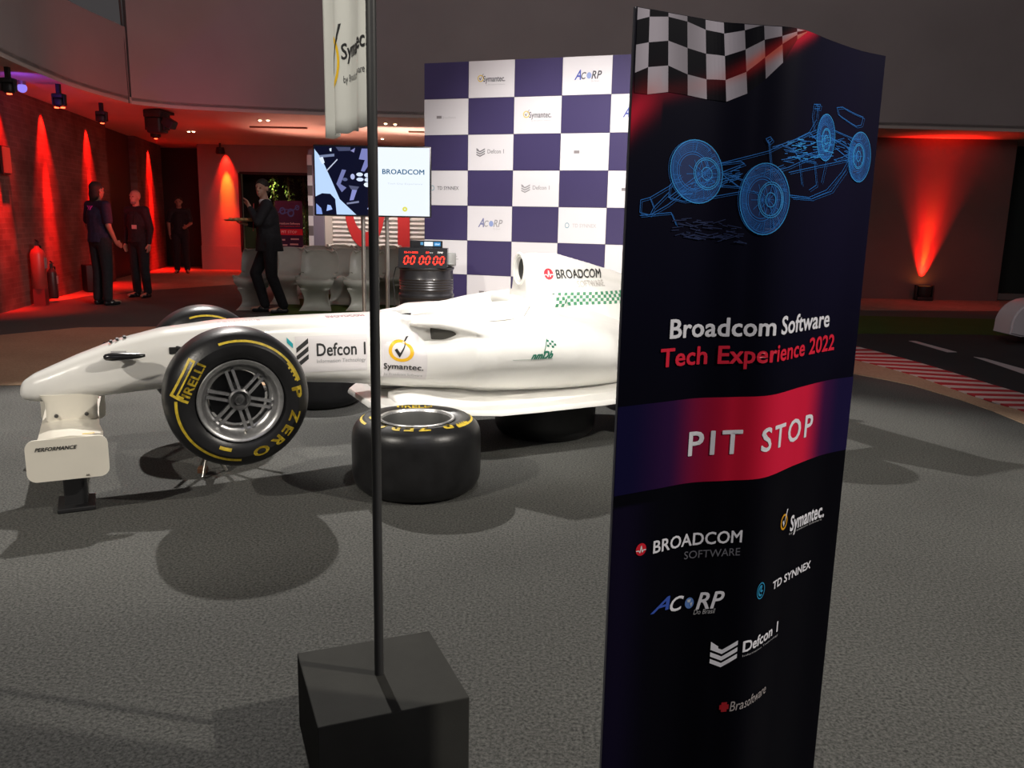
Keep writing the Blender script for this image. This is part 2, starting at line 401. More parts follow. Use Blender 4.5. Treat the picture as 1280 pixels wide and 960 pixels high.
P_=[atz(*c) for c in [(1020,411),(1072,414),(1086,419),(1020,422)]]
# --- fascia (balcony front), soffit, walls
FZ=3.05
fasL=[(-4.6,5.5),(-5.3,8.0),(-5.75,9.69),(-6.02,11.2),(-6.12,12.2),(-6.07,13.55)]
fasR=[(-6.07,13.62),(-5.34,14.18),(-3.36,14.6),(-1.7,14.72),(1.5,14.75),(6.1,14.84),(8.8,14.98),(14,15.2)]
def cat(L,n=8):
    L=[Vector((*p,0)) for p in L]; out=[]
    for i in range(len(L)-1):
        p0,p1,p2,p3=L[max(i-1,0)],L[i],L[i+1],L[min(i+2,len(L)-1)]
        for k in range(n):
            t=k/n; out.append(.5*((2*p1)+(p2-p0)*t+(2*p0-5*p1+4*p2-p3)*t*t+(3*p1-p0-3*p2+p3)*t**3))
    out.append(L[-1]); return [(p.x,p.y) for p in out]
def wallstrip(L,z0,z1,th=.15,side=1):
    L=[Vector((*p,0)) for p in L]; rings=[]
    for i,p in enumerate(L):
        a=(L[min(i+1,len(L)-1)]-L[max(i-1,0)]).normalized(); n=Vector((-a.y,a.x,0))*side*th
        rings.append([Vector((p.x,p.y,z0)),Vector((p.x,p.y,z1)),Vector((p.x+n.x,p.y+n.y,z1)),Vector((p.x+n.x,p.y+n.y,z0))])
    return G().loft(rings)
zt=atY(155,31,13.4).z
struct('wall_left_upper',wallstrip(cat(fasL),FZ+.05,zt),M['fascia'],sm=40,label='curved grey balcony front at the upper left')
struct('wall_back_upper',wallstrip(cat(fasR),FZ+.05,8.5),M['fascia'],sm=40,label='tall grey curved wall above the soffit')
struct('trim_7',wallstrip([(-7.8,5.0),(-8.2,10),(-8.0,13.9)],zt-.6,8.5,.1),mat('dark_glazing',(.012,.013,.02),.7,spec=.1),label='dark glazing behind the balcony front')
c_=G().tube([(-6.1,13.53,8.4),(-6.12,13.52,5),(-6.085,13.5,3.9),(-6.08,13.52,FZ)],.018,6)
o=put('cable',c_,mat('cable_dark',(.08,.07,.065),.7),sm=60); tag(o,'thin dark cable hanging where the two curved upper walls meet','cable')
inn=[(x,y) for x,y in cat(fasL)]+[(x,y) for x,y in cat(fasR)]
struct('ceiling',G().prism(inn+[(14,23),(-12,23),(-12,5.5)],FZ,FZ+.1),M['soffit'],label='low soffit under the balcony')
# brick wall at the left
def brickmat():
    m=mat('old_brick',(.2,.1,.08),.85); nt=m.node_tree; b=nt.nodes['Principled BSDF']
    tc=nt.nodes.new('ShaderNodeTexCoord'); mp=nt.nodes.new('ShaderNodeMapping'); mp.inputs['Rotation'].default_value=(PI/2,0,0)
    nt.links.new(tc.outputs['Object'],mp.inputs['Vector'])
    br=nt.nodes.new('ShaderNodeTexBrick'); br.inputs['Scale'].default_value=1; br.inputs['Brick Width'].default_value=.24; br.inputs['Row Height'].default_value=.075; br.inputs['Mortar Size'].default_value=.008
    br.inputs['Color1'].default_value=(.17,.10,.08,1); br.inputs['Color2'].default_value=(.12,.075,.06,1); br.inputs['Mortar'].default_value=(.17,.12,.10,1)
    nt.links.new(mp.outputs[0],br.inputs['Vector'])
    n=nt.nodes.new('ShaderNodeTexNoise'); n.inputs['Scale'].default_value=1.8; n.inputs['Detail'].default_value=6
    nt.links.new(tc.outputs['Object'],n.inputs['Vector'])
    mx=nt.nodes.new('ShaderNodeMix'); mx.data_type='RGBA'; mx.blend_type='MULTIPLY'; mx.inputs[0].default_value=.8
    rr=nt.nodes.new('ShaderNodeValToRGB'); rr.color_ramp.elements[0].position=.35; rr.color_ramp.elements[1].position=.62; rr.color_ramp.elements[0].color=(.35,.3,.3,1)
    nt.links.new(n.outputs['Fac'],rr.inputs['Fac']); nt.links.new(br.outputs['Color'],mx.inputs[6]); nt.links.new(rr.outputs['Color'],mx.inputs[7]); nt.links.new(mx.outputs[2],b.inputs['Base Color'])
    bb=nt.nodes.new('ShaderNodeBump'); bb.inputs['Strength'].default_value=.9; bb.inputs['Distance'].default_value=.02
    nt.links.new(mx.outputs[2],bb.inputs['Height']); nt.links.new(bb.outputs['Normal'],b.inputs['Normal']); return m
BR=brickmat()
WA=Vector((-6.9,11,0)); WE=Vector((-2.,10,0)).normalized(); WN=Vector((WE.y,-WE.x,0))   # WN points into the hall
wang=math.atan2(WE.y,WE.x)
def wallseg(name,t0,t1,z0,z1,m,lab,th=.3):
    g=G().box(((t1-t0)/2,th/2,(z1-z0)/2),(t1-t0,th,z1-z0))
    p=WA+WE*t0
    return struct(name,g,m,loc=(p.x,p.y,z0),rz=wang,label=lab)
def wt(px,py=250):
    p=atplane(px,py,WA,WN); return (p-WA).dot(WE)
tA,tB,tC=wt(123,200),wt(172,230),min(wt(205,230),11.2)
wallseg('wall_left',-3.5,wt(138),0,FZ,BR,'old brick wall at the left, washed in red light')
wallseg('wall_left',tB,11.0,0,FZ,BR,'old brick wall past the dark doorway')
wallseg('door_1',wt(138),tB,0,FZ,mat('dark_brown_door',(.030,.012,.010),.5),'dark doorway in the brick wall',.2).location+=Vector((-.15,-.0,0))
# plaster wall behind, with the plant window
PW=M['plaster']
xl=atY(252,300,21).x; xw0=atY(301,250,21).x; xw1=atY(392,250,21).x; zw1=atY(345,217,21).z; zw0=atY(345,316,21).z
struct('wall_back',G().box(((xl+xw0)/2,21.1,FZ/2),(xw0-xl,.2,FZ)),PW,label='pale plaster pier under a red downlight')
struct('wall_back',G().box(((xw0+xw1)/2,21.1,(FZ+zw1)/2),(xw1-xw0,.2,FZ-zw1)),PW,label='plaster over the plant window')
struct('wall_back',G().box(((xw0+xw1)/2,21.1,zw0/2),(xw1-xw0,.2,zw0)),mat('brown_wood_sill',(.16,.09,.05),.6),label='brown panel under the plant window')
struct('wall_back',G().box(((xw1+6.6)/2,21.1,FZ/2),(6.6-xw1,.2,FZ)),PW,label='plaster wall behind the backdrop')
struct('baseboard_back',G().box(((xl+xw0)/2,20.98,.3),(xw0-xl,.04,.6)),PW,label='raised plaster skirting under the red downlight')
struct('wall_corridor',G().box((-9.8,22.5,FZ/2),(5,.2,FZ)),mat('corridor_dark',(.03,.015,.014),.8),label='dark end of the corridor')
struct('wall_side',G().box((xl+.08,21.8,FZ/2),(.16,1.4,FZ)),PW,label='side of the plaster pier')
# plant window
g=G(); fw=.06
for c,d in (((xw0,20.99,(zw0+zw1)/2),(fw,.06,zw1-zw0)),((xw1,20.99,(zw0+zw1)/2),(fw,.06,zw1-zw0)),(((xw0+xw1)/2,20.99,zw1),(xw1-xw0,.06,fw)),(((xw0+xw1)/2,20.99,zw0),(xw1-xw0,.06,fw))): g.box(c,d)
struct('window_1',g,M['black'],label='dark frame of the plant window')
struct('window_2',G().box(((xw0+xw1)/2,22.6,(zw0+zw1)/2),(xw1-xw0+1.5,.1,zw1-zw0+.6)),mat('dark_recess',(.012,.012,.010),.8),label='dark back of the plant window recess')
leafm=mat('leaf_green',(.06,.10,.02),.5,noise=.5,nscale=9)
def foliage(cx,cy,z0,z1,w_,n,lab):
    t=thing('climbing_plant',lab,'plant',(cx,cy,0),0,'plants behind the far window')
    g=G()
    for i in range(n):
        q=random.random(); p=Vector((max(-w_/2,min(w_/2,random.gauss(0,w_*.3))),random.uniform(-.15,.15),z0+(z1-z0)*q))
        L=random.uniform(.06,.12); a=random.uniform(0,2*PI); dr=Vector((math.cos(a)*.6,math.sin(a)*.4,random.uniform(-.9,.2))).normalized()
        u=dr.cross(Vector((0,0,1))).normalized()*L*.22
        g.add([p,p+dr*L*.5+u,p+dr*L,p+dr*L*.5-u],[(0,1,2,3)])
    put('foliage',g,leafm,t)['kind']='stuff'
    put('stem',G().tube([(0,0,0),(.03,0,1),(-.02,0,z1)],.02,6),mat('stem_brown',(.08,.05,.03),.8),t)
for px,lab,n in ((343,'leafy green plant lit yellow, beside the tray carrier in the far window',420),(362,'middle climbing plant in the dark far window',320),(381,'rightmost climbing plant in the dark far window',320)):
    p=atY(px,260,21.7); foliage(p.x,21.7,zw0+.2,zw1-.05,.20,n,lab)
lamp('plant_spot','SPOT',(atY(343,225,21.5).x,21.3,zw1+.02),(atY(347,260,21.8).x,21.8,1.4),90,(1,.95,.4),.04,80,.6)
# right wall with dark opening
xr0,xr1=6.2,atY(1256,300,16.3).x
rw=mat('brown_grey_wall',(.14,.10,.09),.8,noise=.1,nscale=1)
struct('wall_right',G().box(((xr0+xr1)/2,16.4,FZ/2),(xr1-xr0,.2,FZ)),rw,label='brown grey wall under a red uplight')
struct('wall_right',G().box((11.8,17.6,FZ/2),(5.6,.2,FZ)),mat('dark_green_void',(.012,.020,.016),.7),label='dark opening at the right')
struct('door_2',G().box(((xr1+11.0)/2+.3,16.5,.08),(2.6,.1,.12)),mat('threshold_grey',(.12,.14,.13),.6),label='low threshold of the dark opening')
struct('wall_left_end',G().box((atz(0,388).x-.35,11.0,FZ/2),(.9,.14,FZ),tilt=(0.0,'Y')),mat('dark_curtain_wall',(.05,.055,.04),.85,noise=.2,nscale=3),label='dark edge of a partition at the left edge')
# ceiling slot trims, vents
for q in ([(700,435),(815,445)],[(820,500),(1100,520)]):
    pass
struct('trim_8',G().box((-4.6,16.6,FZ-.015),(1.1,.08,.03)),mat('slot_shadow',(.18,.10,.07),.8),label='slot diffuser in the soffit')
struct('trim_9',G().box((-1.75,16.9,FZ-.015),(.75,.08,.03)),mat('slot_shadow',(.18,.10,.07),.8),label='slot diffuser in the soffit')
def downlight(px,py,lab,power=2.5):
    p=atz(px,py,FZ-.02)
    t=thing('downlight',lab,'light',(p.x,p.y,FZ),0,'recessed downlights in the soffit')
    put('trim_ring',G().lathe([(.03,-.012),(.045,-.012),(.05,0),(.03,0)],20,'Z',closed=True),M['alu'],t,sm=40)
    put('bulb',G().ball((0,0,-.01),(.028,.028,.02),12,6),mat('lamp_warm_glow',(1,.78,.45),.5,emit=14),t,sm=60)
for a in ((335,151,'bright warm downlight in the soffit left of the white flag'),(325,151,'dim downlight beside the brightest soffit lamp'),(236,165,'left one of the far pair of small downlights'),(242,165,'right one of the far pair of small downlights'),
          (482,155,'left one of the downlight pair just right of the flag pole'),(494,156,'right one of the downlight pair just right of the flag pole'),(478,174,'bright downlight right of the pole just over the screen')): downlight(*a)
# warm light on the soffit and the red effects
lamp('soffit_wash','SPOT',(-5.0,17.5,1.4),(-3.4,17.0,3.05),380,(1,.40,.28),.4,120,1)
lamp('soffit_wash','SPOT',(-2.2,17.2,1.5),(-1.8,16.2,3.05),480,(1,.62,.50),.4,120,1)
lamp('soffit_red_wash','SPOT',(-5.0,12.2,1.0),(-6.3,13.4,3.05),130,(1,.05,.04),.3,130,1)
lamp('purple_wash','SPOT',(-6.25,10.6,2.75),(-6.25,11.6,3.05),16,(.30,.08,1),.03,110,1)
lamp('hall_red','POINT',(-6.0,16.5,1.9),None,26,(1,.03,.015),.5)
# ---------------------------------------------------------------- red effect lamps on the left
redglow=mat('red_lamp_glow',(1,.06,.02),.5,emit=9)
def stagehead(name,loc,lab,wallspot=None,power=60,scale=1.,nl=1):
    t=thing(name,lab,'stage light',(*loc[:2],FZ),0,'black stage lights under the soffit' if name=='moving_head' else None)
    d=loc[2]-FZ
    put('clamp',G().box((0,0,d/2+.03),(.05,.05,abs(d)-.04)),M['black'],t)
    put('base',G().rbox((0,0,d+.09*scale),(.24*scale,.22*scale,.09*scale),.015),M['black'],t,sm=40)
    for s in(-1,1): put('yoke_arm',G().rbox((s*.125*scale,0,d),(.03*scale,.12*scale,.22*scale),.01),M['black'],t,sm=40)
    put('head',G().rbox((0,0,d-.05*scale),(.2*scale,.2*scale,.2*scale),.04,seg=3),M['black'],t,sm=40)
    for k in range(nl):
        put('lens',G().lathe([(0,-.01),(.045*scale,-.006),(.05*scale,.01),(0,.01)],18,'Z',c=((k-(nl-1)/2)*.13*scale,0,d-.155*scale)),redglow,t,sm=60)
    return t
for px,py,wx,lab,nl in ((12,120,2,'stage light at the left edge, first over the brick wall',1),(75,137,52,'stage light over the widest red beam on the brick wall',2),(128,156,108,'stage light above the two standing men',1),(195,175,185,'stage light furthest along the brick wall before the dark corridor',1)):
    p=atz(px,py,2.72)
    stagehead('moving_head',(p.x,p.y,2.84),lab,nl=nl,scale=.62)
def wallp(px,py): return atplane(px,py,WA,WN)
for wx,y0,pw in ((-6,140,170),(52,160,260),(108,175,200),(185,195,330)):
    b=wallp(wx,y0); s=b+WN*.13
    lamp('red_downlight','SPOT',(s.x,s.y,3.0),(b.x,b.y,2.0),pw*4,(1,.006,.003),.02,56,.9)
    s2=b+WN*.30; lamp('red_downlight','SPOT',(s2.x,s2.y,3.0),(b.x,b.y,1.1),pw*14,(1,.006,.003),.02,22,1)
    lamp('red_floor_glow','SPOT',(s.x+WN.x*.2,s.y+WN.y*.2,2.9),(b.x+WN.x*.7,b.y+WN.y*.7,0),pw*(.12 if wx==108 else .5),(1,.06,.02),.05,36,1)
p=atz(196,147,2.92)
t=stagehead('large_stage_light',(p.x,p.y,2.86),'large black stage light hanging tilted under the soffit edge, left of the flag',scale=1.3,nl=0)
put('wall_arm',G().box((0,.22,-.022),(.07,.45,.05)),M['black'],t); t.rotation_euler=(0,0,-.2)
for c in t.children: c.name=c.name
put('barn_door',G().rbox((.24,-.02,-.22),(.20,.16,.14),.02,tilt=(.5,'Y')),M['black'],t)
# dome lamp glowing violet
p=atz(28,113,2.93)
t=thing('dome_lamp','small white dome lamp glowing violet under the soffit at the far left','lamp',(p.x,p.y,FZ))
put('mount',G().lathe([(0,-.05),(.05,-.05),(.05,0),(0,0)],16,'Z'),M['alu'],t,sm=40)
put('dome',G().ball((0,0,-.09),.06,16,10),mat('violet_glow',(.30,.22,.9),.3,emit=1.1),t,sm=60)
# red downlight on plaster pier
pc=atY(275,190,20.6)
t=thing('pier_downlight','small black downlight glowing over the red lit plaster pier','stage light',(pc.x,20.62,FZ))
put('bracket',G().box((0,0,-.06),(.04,.04,.12)),M['black'],t)
put('head',G().lathe([(0,-.26),(.09,-.26),(.11,-.22),(.09,-.1),(0,-.1)],18,'Z'),M['black'],t,sm=40)
lamp('pier_red','SPOT',(pc.x,20.87,3.0),(pc.x,21.0,2.0),420,(1,.014,.006),.02,50,.9)
lamp('pier_orange','SPOT',(pc.x,20.70,3.0),(pc.x,21.0,1.95),1200,(1,.17,.012),.02,22,1)
lamp('pier_low','SPOT',(pc.x,20.35,3.0),(pc.x,21.0,.9),900,(1,.014,.006),.03,26,1)
lamp('pier_floor','SPOT',(pc.x+.4,20.2,2.7),(pc.x+.2,19.9,0),150,(1,.03,.01),.1,60,1)
# floor uplight at the right
pu=atz(1145,374)
t=thing('floor_uplight','squat black uplight on the floor throwing a red beam up the right wall','stage light',(pu.x,16.12,0))
put('base',G().rbox((0,0,.04),(.30,.2,.07),.01),M['black'],t,sm=40)
for s in(-1,1): put('yoke_arm',G().rbox((s*.16,0,.17),(.03,.09,.26),.01),M['black'],t,sm=40)
put('head',G().lathe([(0,.08),(.11,.08),(.13,.12),(.13,.28),(.10,.28),(.10,.265),(0,.265)],22,'Z'),M['black'],t,sm=40)
put('lens',G().lathe([(0,.268),(.09,.268)],20,'Z'),mat('uplight_glow',(1,.25,.05),.5,emit=12),t)
lamp('uplight_beam','SPOT',(pu.x,16.20,.29),(pu.x+.03,16.3,1.1),1300,(1,.010,.005),.02,46,1)
lamp('uplight_beam','SPOT',(pu.x,16.05,.29),(pu.x+.05,16.3,2.0),900,(1,.010,.005),.02,26,1)
lamp('uplight_core','SPOT',(pu.x,16.215,.29),(pu.x+.03,16.3,.95),340,(1,.24,.015),.02,15,1)
lamp('uplight_top','SPOT',(pu.x,15.95,.5),(pu.x+.1,16.0,3.05),170,(1,.03,.012),.05,60,1)
lamp('wall_red_spill','SPOT',(7.9,13.6,2.2),(7.9,15.6,0),50,(1,.04,.02),.2,90,1)
lamp('tan_red','SPOT',(-6.0,12.5,2.9),(-4.4,8.6,0),90,(1,.05,.03),.1,40,1)
lamp('kerb_red','SPOT',(3.6,14.2,2.9),tuple(atz(1118,463)),260,(1,.02,.02),.05,12,.9)
# ================================================================ CAR
CA=math.radians(26.6)
cm=Vector((-math.sin(CA),math.cos(CA),0)); cr=Vector((math.cos(CA),math.sin(CA),0))
C0=Vector((-1.255,3.75,0))+.8*cm
car=thing('race_car','white single-seat open-wheel racing car covered in sponsor stickers','car',tuple(C0),CA)
def sect(s,w_,zt_,zb,pw=3.2,n=28,wb=None,flat=0):
    """superellipse section; wb = bottom half width"""
    out=[]; wb=wb or w_; zc=(zt_+zb)/2; hz=(zt_-zb)/2
    for k in range(n):
        t=2*PI*k/n; c_,s_=math.cos(t),math.sin(t)
        y=abs(c_)**(2/pw)*(1 if c_>=0 else -1); z=abs(s_)**(2/pw)*(1 if s_>=0 else -1)
        f=(z+1)/2; ww=wb+(w_-wb)*f
        out.append(Vector((s,y*ww,zc+z*hz)))
    return out
g=G()
g.loft([sect(*a) for a in [(-.945,.025,.505,.465,2),(-.93,.055,.54,.448,2.2),(-.88,.085,.575,.436,2.4),(-.80,.11,.61,.435,2.6),(-.67,.13,.665,.44,2.8),(-.48,.15,.735,.455,3),(-.28,.165,.782,.468,3.2),(0,.185,.812,.475,3.4),(.35,.205,.822,.465,3.4),(.7,.23,.826,.435,3.4),(.95,.26,.828,.40,3.2),(1.25,.29,.835,.36,3),(1.6,.31,.86,.34,3),(1.95,.31,.88,.34,3),(2.4,.28,.80,.34,3)]])
# cockpit surround rises to the head rest on both sides
for sg in (-1,1):
    g.loft([[Vector((s,sg*(y+dy),z0+dz)) for dy,dz in((-.05,-.06),(.05,-.06),(.06,.0),(.035,h_),(-.02,h_),(-.05,0))] for s,y,z0,h_ in ((.98,.17,.82,.0),(1.12,.215,.825,.006),(1.3,.235,.833,.012),(1.45,.24,.84,.026),(1.58,.24,.85,.042),(1.72,.235,.86,.052),(1.9,.22,.875,.058),(2.05,.2,.88,.04))])
ck=G().loft([[Vector((s,y*w_,z)) for y,z in ((-1,1.2),(1,1.2),(1,.74),(.8,.60),(-.8,.60),(-1,.74))] for s,w_ in ((1.02,.10),(1.12,.165),(1.35,.205),(1.62,.205),(1.74,.13))])
tub=remesh(g,.011,5,.5,cut=ck)
nose=put('nose_and_cockpit',tub,M['white'],car,sm=50)
# cockpit lining
g=G().loft([[Vector((s,y*w_,z)) for y,z in ((-1,.80),(1,.80),(1,.73),(.8,.605),(-.8,.605),(-1,.73))] for s,w_ in ((1.05,.08),(1.13,.155),(1.35,.199),(1.62,.199),(1.73,.12))])
g.f=[f for f in g.f if not all(g.v[i].z>.79 for i in f)]
put('cockpit_lining',g,M['black'],car)
g=G().rbox((1.76,0,.875),(.12,.30,.08),.03,seg=3); put('head_rest',g,mat('padding_grey',(.55,.54,.50),.8),car,sm=40)
g=G(); g.tube([Vector((1.32,.10*math.cos(t),.70+.08*math.sin(t))) for t in [2*PI*k/20 for k in range(21)]],.012,8); g.cone((1.32,0,.70),(1.15,0,.66),.02,.02,8); g.box((1.32,0,.70),(.02,.17,.04))
put('steering_wheel',g,M['black'],car,sm=40)
# sidepods
def podring(s,pts,sg):
    L=[Vector((s,sg*(-l),z)) for l,z in pts]; return L
def podrs(P,n=4):
    out=[]; m=len(P)
    for i in range(m):
        p0,p1,p2,p3=P[(i-1)%m],P[i],P[(i+1)%m],P[(i+2)%m]
        for k in range(n):
            t=k/n; out.append(tuple(.5*((2*p1[j])+(p2[j]-p0[j])*t+(2*p0[j]-5*p1[j]+4*p2[j]-p3[j])*t*t+(3*p1[j]-p0[j]-3*p2[j]+p3[j])*t**3) for j in (0,1)))
    return out
PODS=[ # fairing below and ahead of the inlet, then the full pod
 (.80,[(-.16,.72),(-.19,.73),(-.20,.72),(-.21,.68),(-.21,.58),(-.20,.50),(-.18,.47),(-.16,.47)]),
 (.93,[(-.18,.68),(-.24,.69),(-.27,.68),(-.285,.64),(-.285,.56),(-.27,.49),(-.23,.45),(-.18,.44)]),
 (1.06,[(-.18,.66),(-.30,.67),(-.37,.66),(-.40,.62),(-.395,.54),(-.36,.47),(-.28,.43),(-.18,.42)]),
 (1.18,[(-.18,.68),(-.40,.70),(-.50,.69),(-.54,.65),(-.53,.57),(-.48,.49),(-.36,.43),(-.18,.41)]),
 (1.27,[(-.18,.76),(-.45,.78),(-.59,.76),(-.64,.69),(-.62,.59),(-.55,.50),(-.40,.43),(-.18,.40)]),
 (1.38,[(-.12,.82),(-.42,.83),(-.62,.79),(-.675,.70),(-.655,.59),(-.57,.49),(-.42,.41),(-.18,.38)]),
 (1.6,[(-.1,.86),(-.40,.85),(-.62,.80),(-.69,.69),(-.66,.57),(-.56,.46),(-.42,.39),(-.18,.35)]),
 (1.9,[(-.1,.86),(-.37,.83),(-.58,.77),(-.66,.66),(-.635,.54),(-.53,.44),(-.40,.37),(-.18,.345)]),
 (2.2,[(-.1,.83),(-.33,.79),(-.53,.71),(-.60,.60),(-.575,.50),(-.47,.42),(-.36,.36),(-.17,.34)]),
 (2.6,[(-.1,.75),(-.25,.71),(-.39,.62),(-.44,.53),(-.41,.45),(-.34,.39),(-.25,.345),(-.1,.33)]),
 (3.0,[(-.05,.64),(-.15,.60),(-.23,.54),(-.26,.48),(-.24,.42),(-.19,.38),(-.12,.35),(-.05,.34)]),
 (3.3,[(-.04,.56),(-.1,.54),(-.14,.50),(-.15,.46),(-.14,.42),(-.11,.39),(-.08,.37),(-.04,.36)])]
LIP=[(1.02,[(-.18,.79),(-.22,.80),(-.26,.80),(-.27,.79),(-.26,.775),(-.22,.77),(-.20,.77),(-.18,.77)]),
 (1.14,[(-.18,.80),(-.32,.815),(-.40,.81),(-.42,.795),(-.40,.78),(-.32,.765),(-.24,.76),(-.18,.76)]),
 (1.27,[(-.15,.83),(-.42,.835),(-.59,.815),(-.64,.78),(-.62,.76),(-.45,.75),(-.3,.74),(-.18,.74)]),
 (1.4,[(-.15,.85),(-.42,.845),(-.60,.81),(-.66,.76),(-.62,.70),(-.45,.68),(-.3,.68),(-.18,.68)])]
for sg in (1,-1):
    g=G(); g.loft([podring(s,podrs(P),sg) for s,P in PODS]); g.loft([podring(s,podrs(P),sg) for s,P in LIP])
    # outer lip closes the inlet on the outside
    me=remesh(g,.012,7,.5)
    put('sidepod',me,M['white'],car,sm=60)
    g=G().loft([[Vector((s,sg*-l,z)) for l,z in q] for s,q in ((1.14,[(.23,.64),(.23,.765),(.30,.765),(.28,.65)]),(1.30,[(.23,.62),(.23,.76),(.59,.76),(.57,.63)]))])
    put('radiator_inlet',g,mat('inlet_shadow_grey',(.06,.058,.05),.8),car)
# engine cover with the air box
def ec(s,zt_,wt_,zm,wm,zb,wb):
    h=[(0,zt_),(wt_*.55,zt_-.012),(wt_,zt_-.05),(wt_*1.02,(zt_+zm)/2+.02),(wm*.85,zm+.03),(wm,zm-.03),((wm+wb)/2,(zm+zb)/2),(wb,zb)]
    L=[Vector((s,-y,z)) for y,z in h]+[Vector((s,y,z)) for y,z in h[::-1][:-1]]
    return L
g=G()
g.loft([ec(*a) for a in [(1.84,1.165,.085,.93,.13,.80,.20),(1.90,1.178,.095,.93,.14,.78,.24),(2.1,1.175,.085,.93,.16,.72,.27),(2.38,1.105,.06,.88,.19,.68,.30),(2.57,1.055,.045,.83,.19,.62,.30),(3.0,.93,.03,.72,.16,.52,.22),(3.5,.80,.02,.60,.08,.45,.12)]])
ecm=remesh(g,.011,3,.5,cut=G().loft([[Vector((s,y*w_,1.075+z*h_)) for y,z in [(math.cos(2*PI*k/20),math.sin(2*PI*k/20)) for k in range(20)]] for s,w_,h_ in ((1.7,.075,.092),(1.98,.05,.06))]))
put('engine_cover',ecm,M['white'],car,sm=50)
put('air_box_lining',G().loft([[Vector((s,y*w_,1.075+z*h_)) for y,z in [(math.cos(2*PI*k/20),math.sin(2*PI*k/20)) for k in range(20)]] for s,w_,h_ in ((1.865,.072,.088),(1.985,.051,.061))],caps=True),M['black'],car,sm=50)
g=G().tube([(1.84,.078*math.cos(t),1.075+.096*math.sin(t)) for t in [2*PI*k/28 for k in range(29)]],.010,8); put('air_box_rim',g,M['white'],car,sm=60)
put('exhaust_bulge',G().ball((2.46,-.30,.69),(.17,.07,.055),18,12),M['white'],car,sm=60)
put('side_vent',G().rbox((2.30,-.575,.60),(.045,.05,.04),.008),M['black'],car,sm=40)
put('exhaust_bulge',G().ball((2.46,.30,.69),(.17,.07,.055),18,12),M['white'],car,sm=60)
# floor tray
ft=[(.78,-.22),(.86,-.36),(.99,-.455),(1.11,-.53),(1.24,-.62),(1.40,-.69),(1.7,-.69),(2.1,-.67),(2.4,-.62),(2.7,-.45),(3.3,-.42)]
poly=ft+[(x,-y) for x,y in ft[::-1]]
g=G(); n=len(poly)
g.loft([[Vector((x*a+1.7*(1-a),y*a,z)) for x,y in poly] for a,z in ((.985,.306),(1,.310),(1,.324),(.99,.340))])
put('floor_tray',g,M['white'],car,sm=35)
fair=G()
for sg in(-1,1): fair.loft([[Vector((s,sg*l,z)) for l,z in ((.12,.33),(b,.335),(b*.88,.345),(b*.72,.37),(b*.55,tp),(.12,tp+.02))] for s,b,tp in ((.92,.32,.36),(1.06,.46,.40),(1.3,.60,.42),(1.8,.62,.42),(2.3,.52,.40),(2.9,.3,.38))])
put('floor_fairing',remesh(fair,.014,6),M['white'],car,sm=60)
put('skid_plank',G().box((2.75,0,.31),(.9,.3,.02)),M['black'],car)
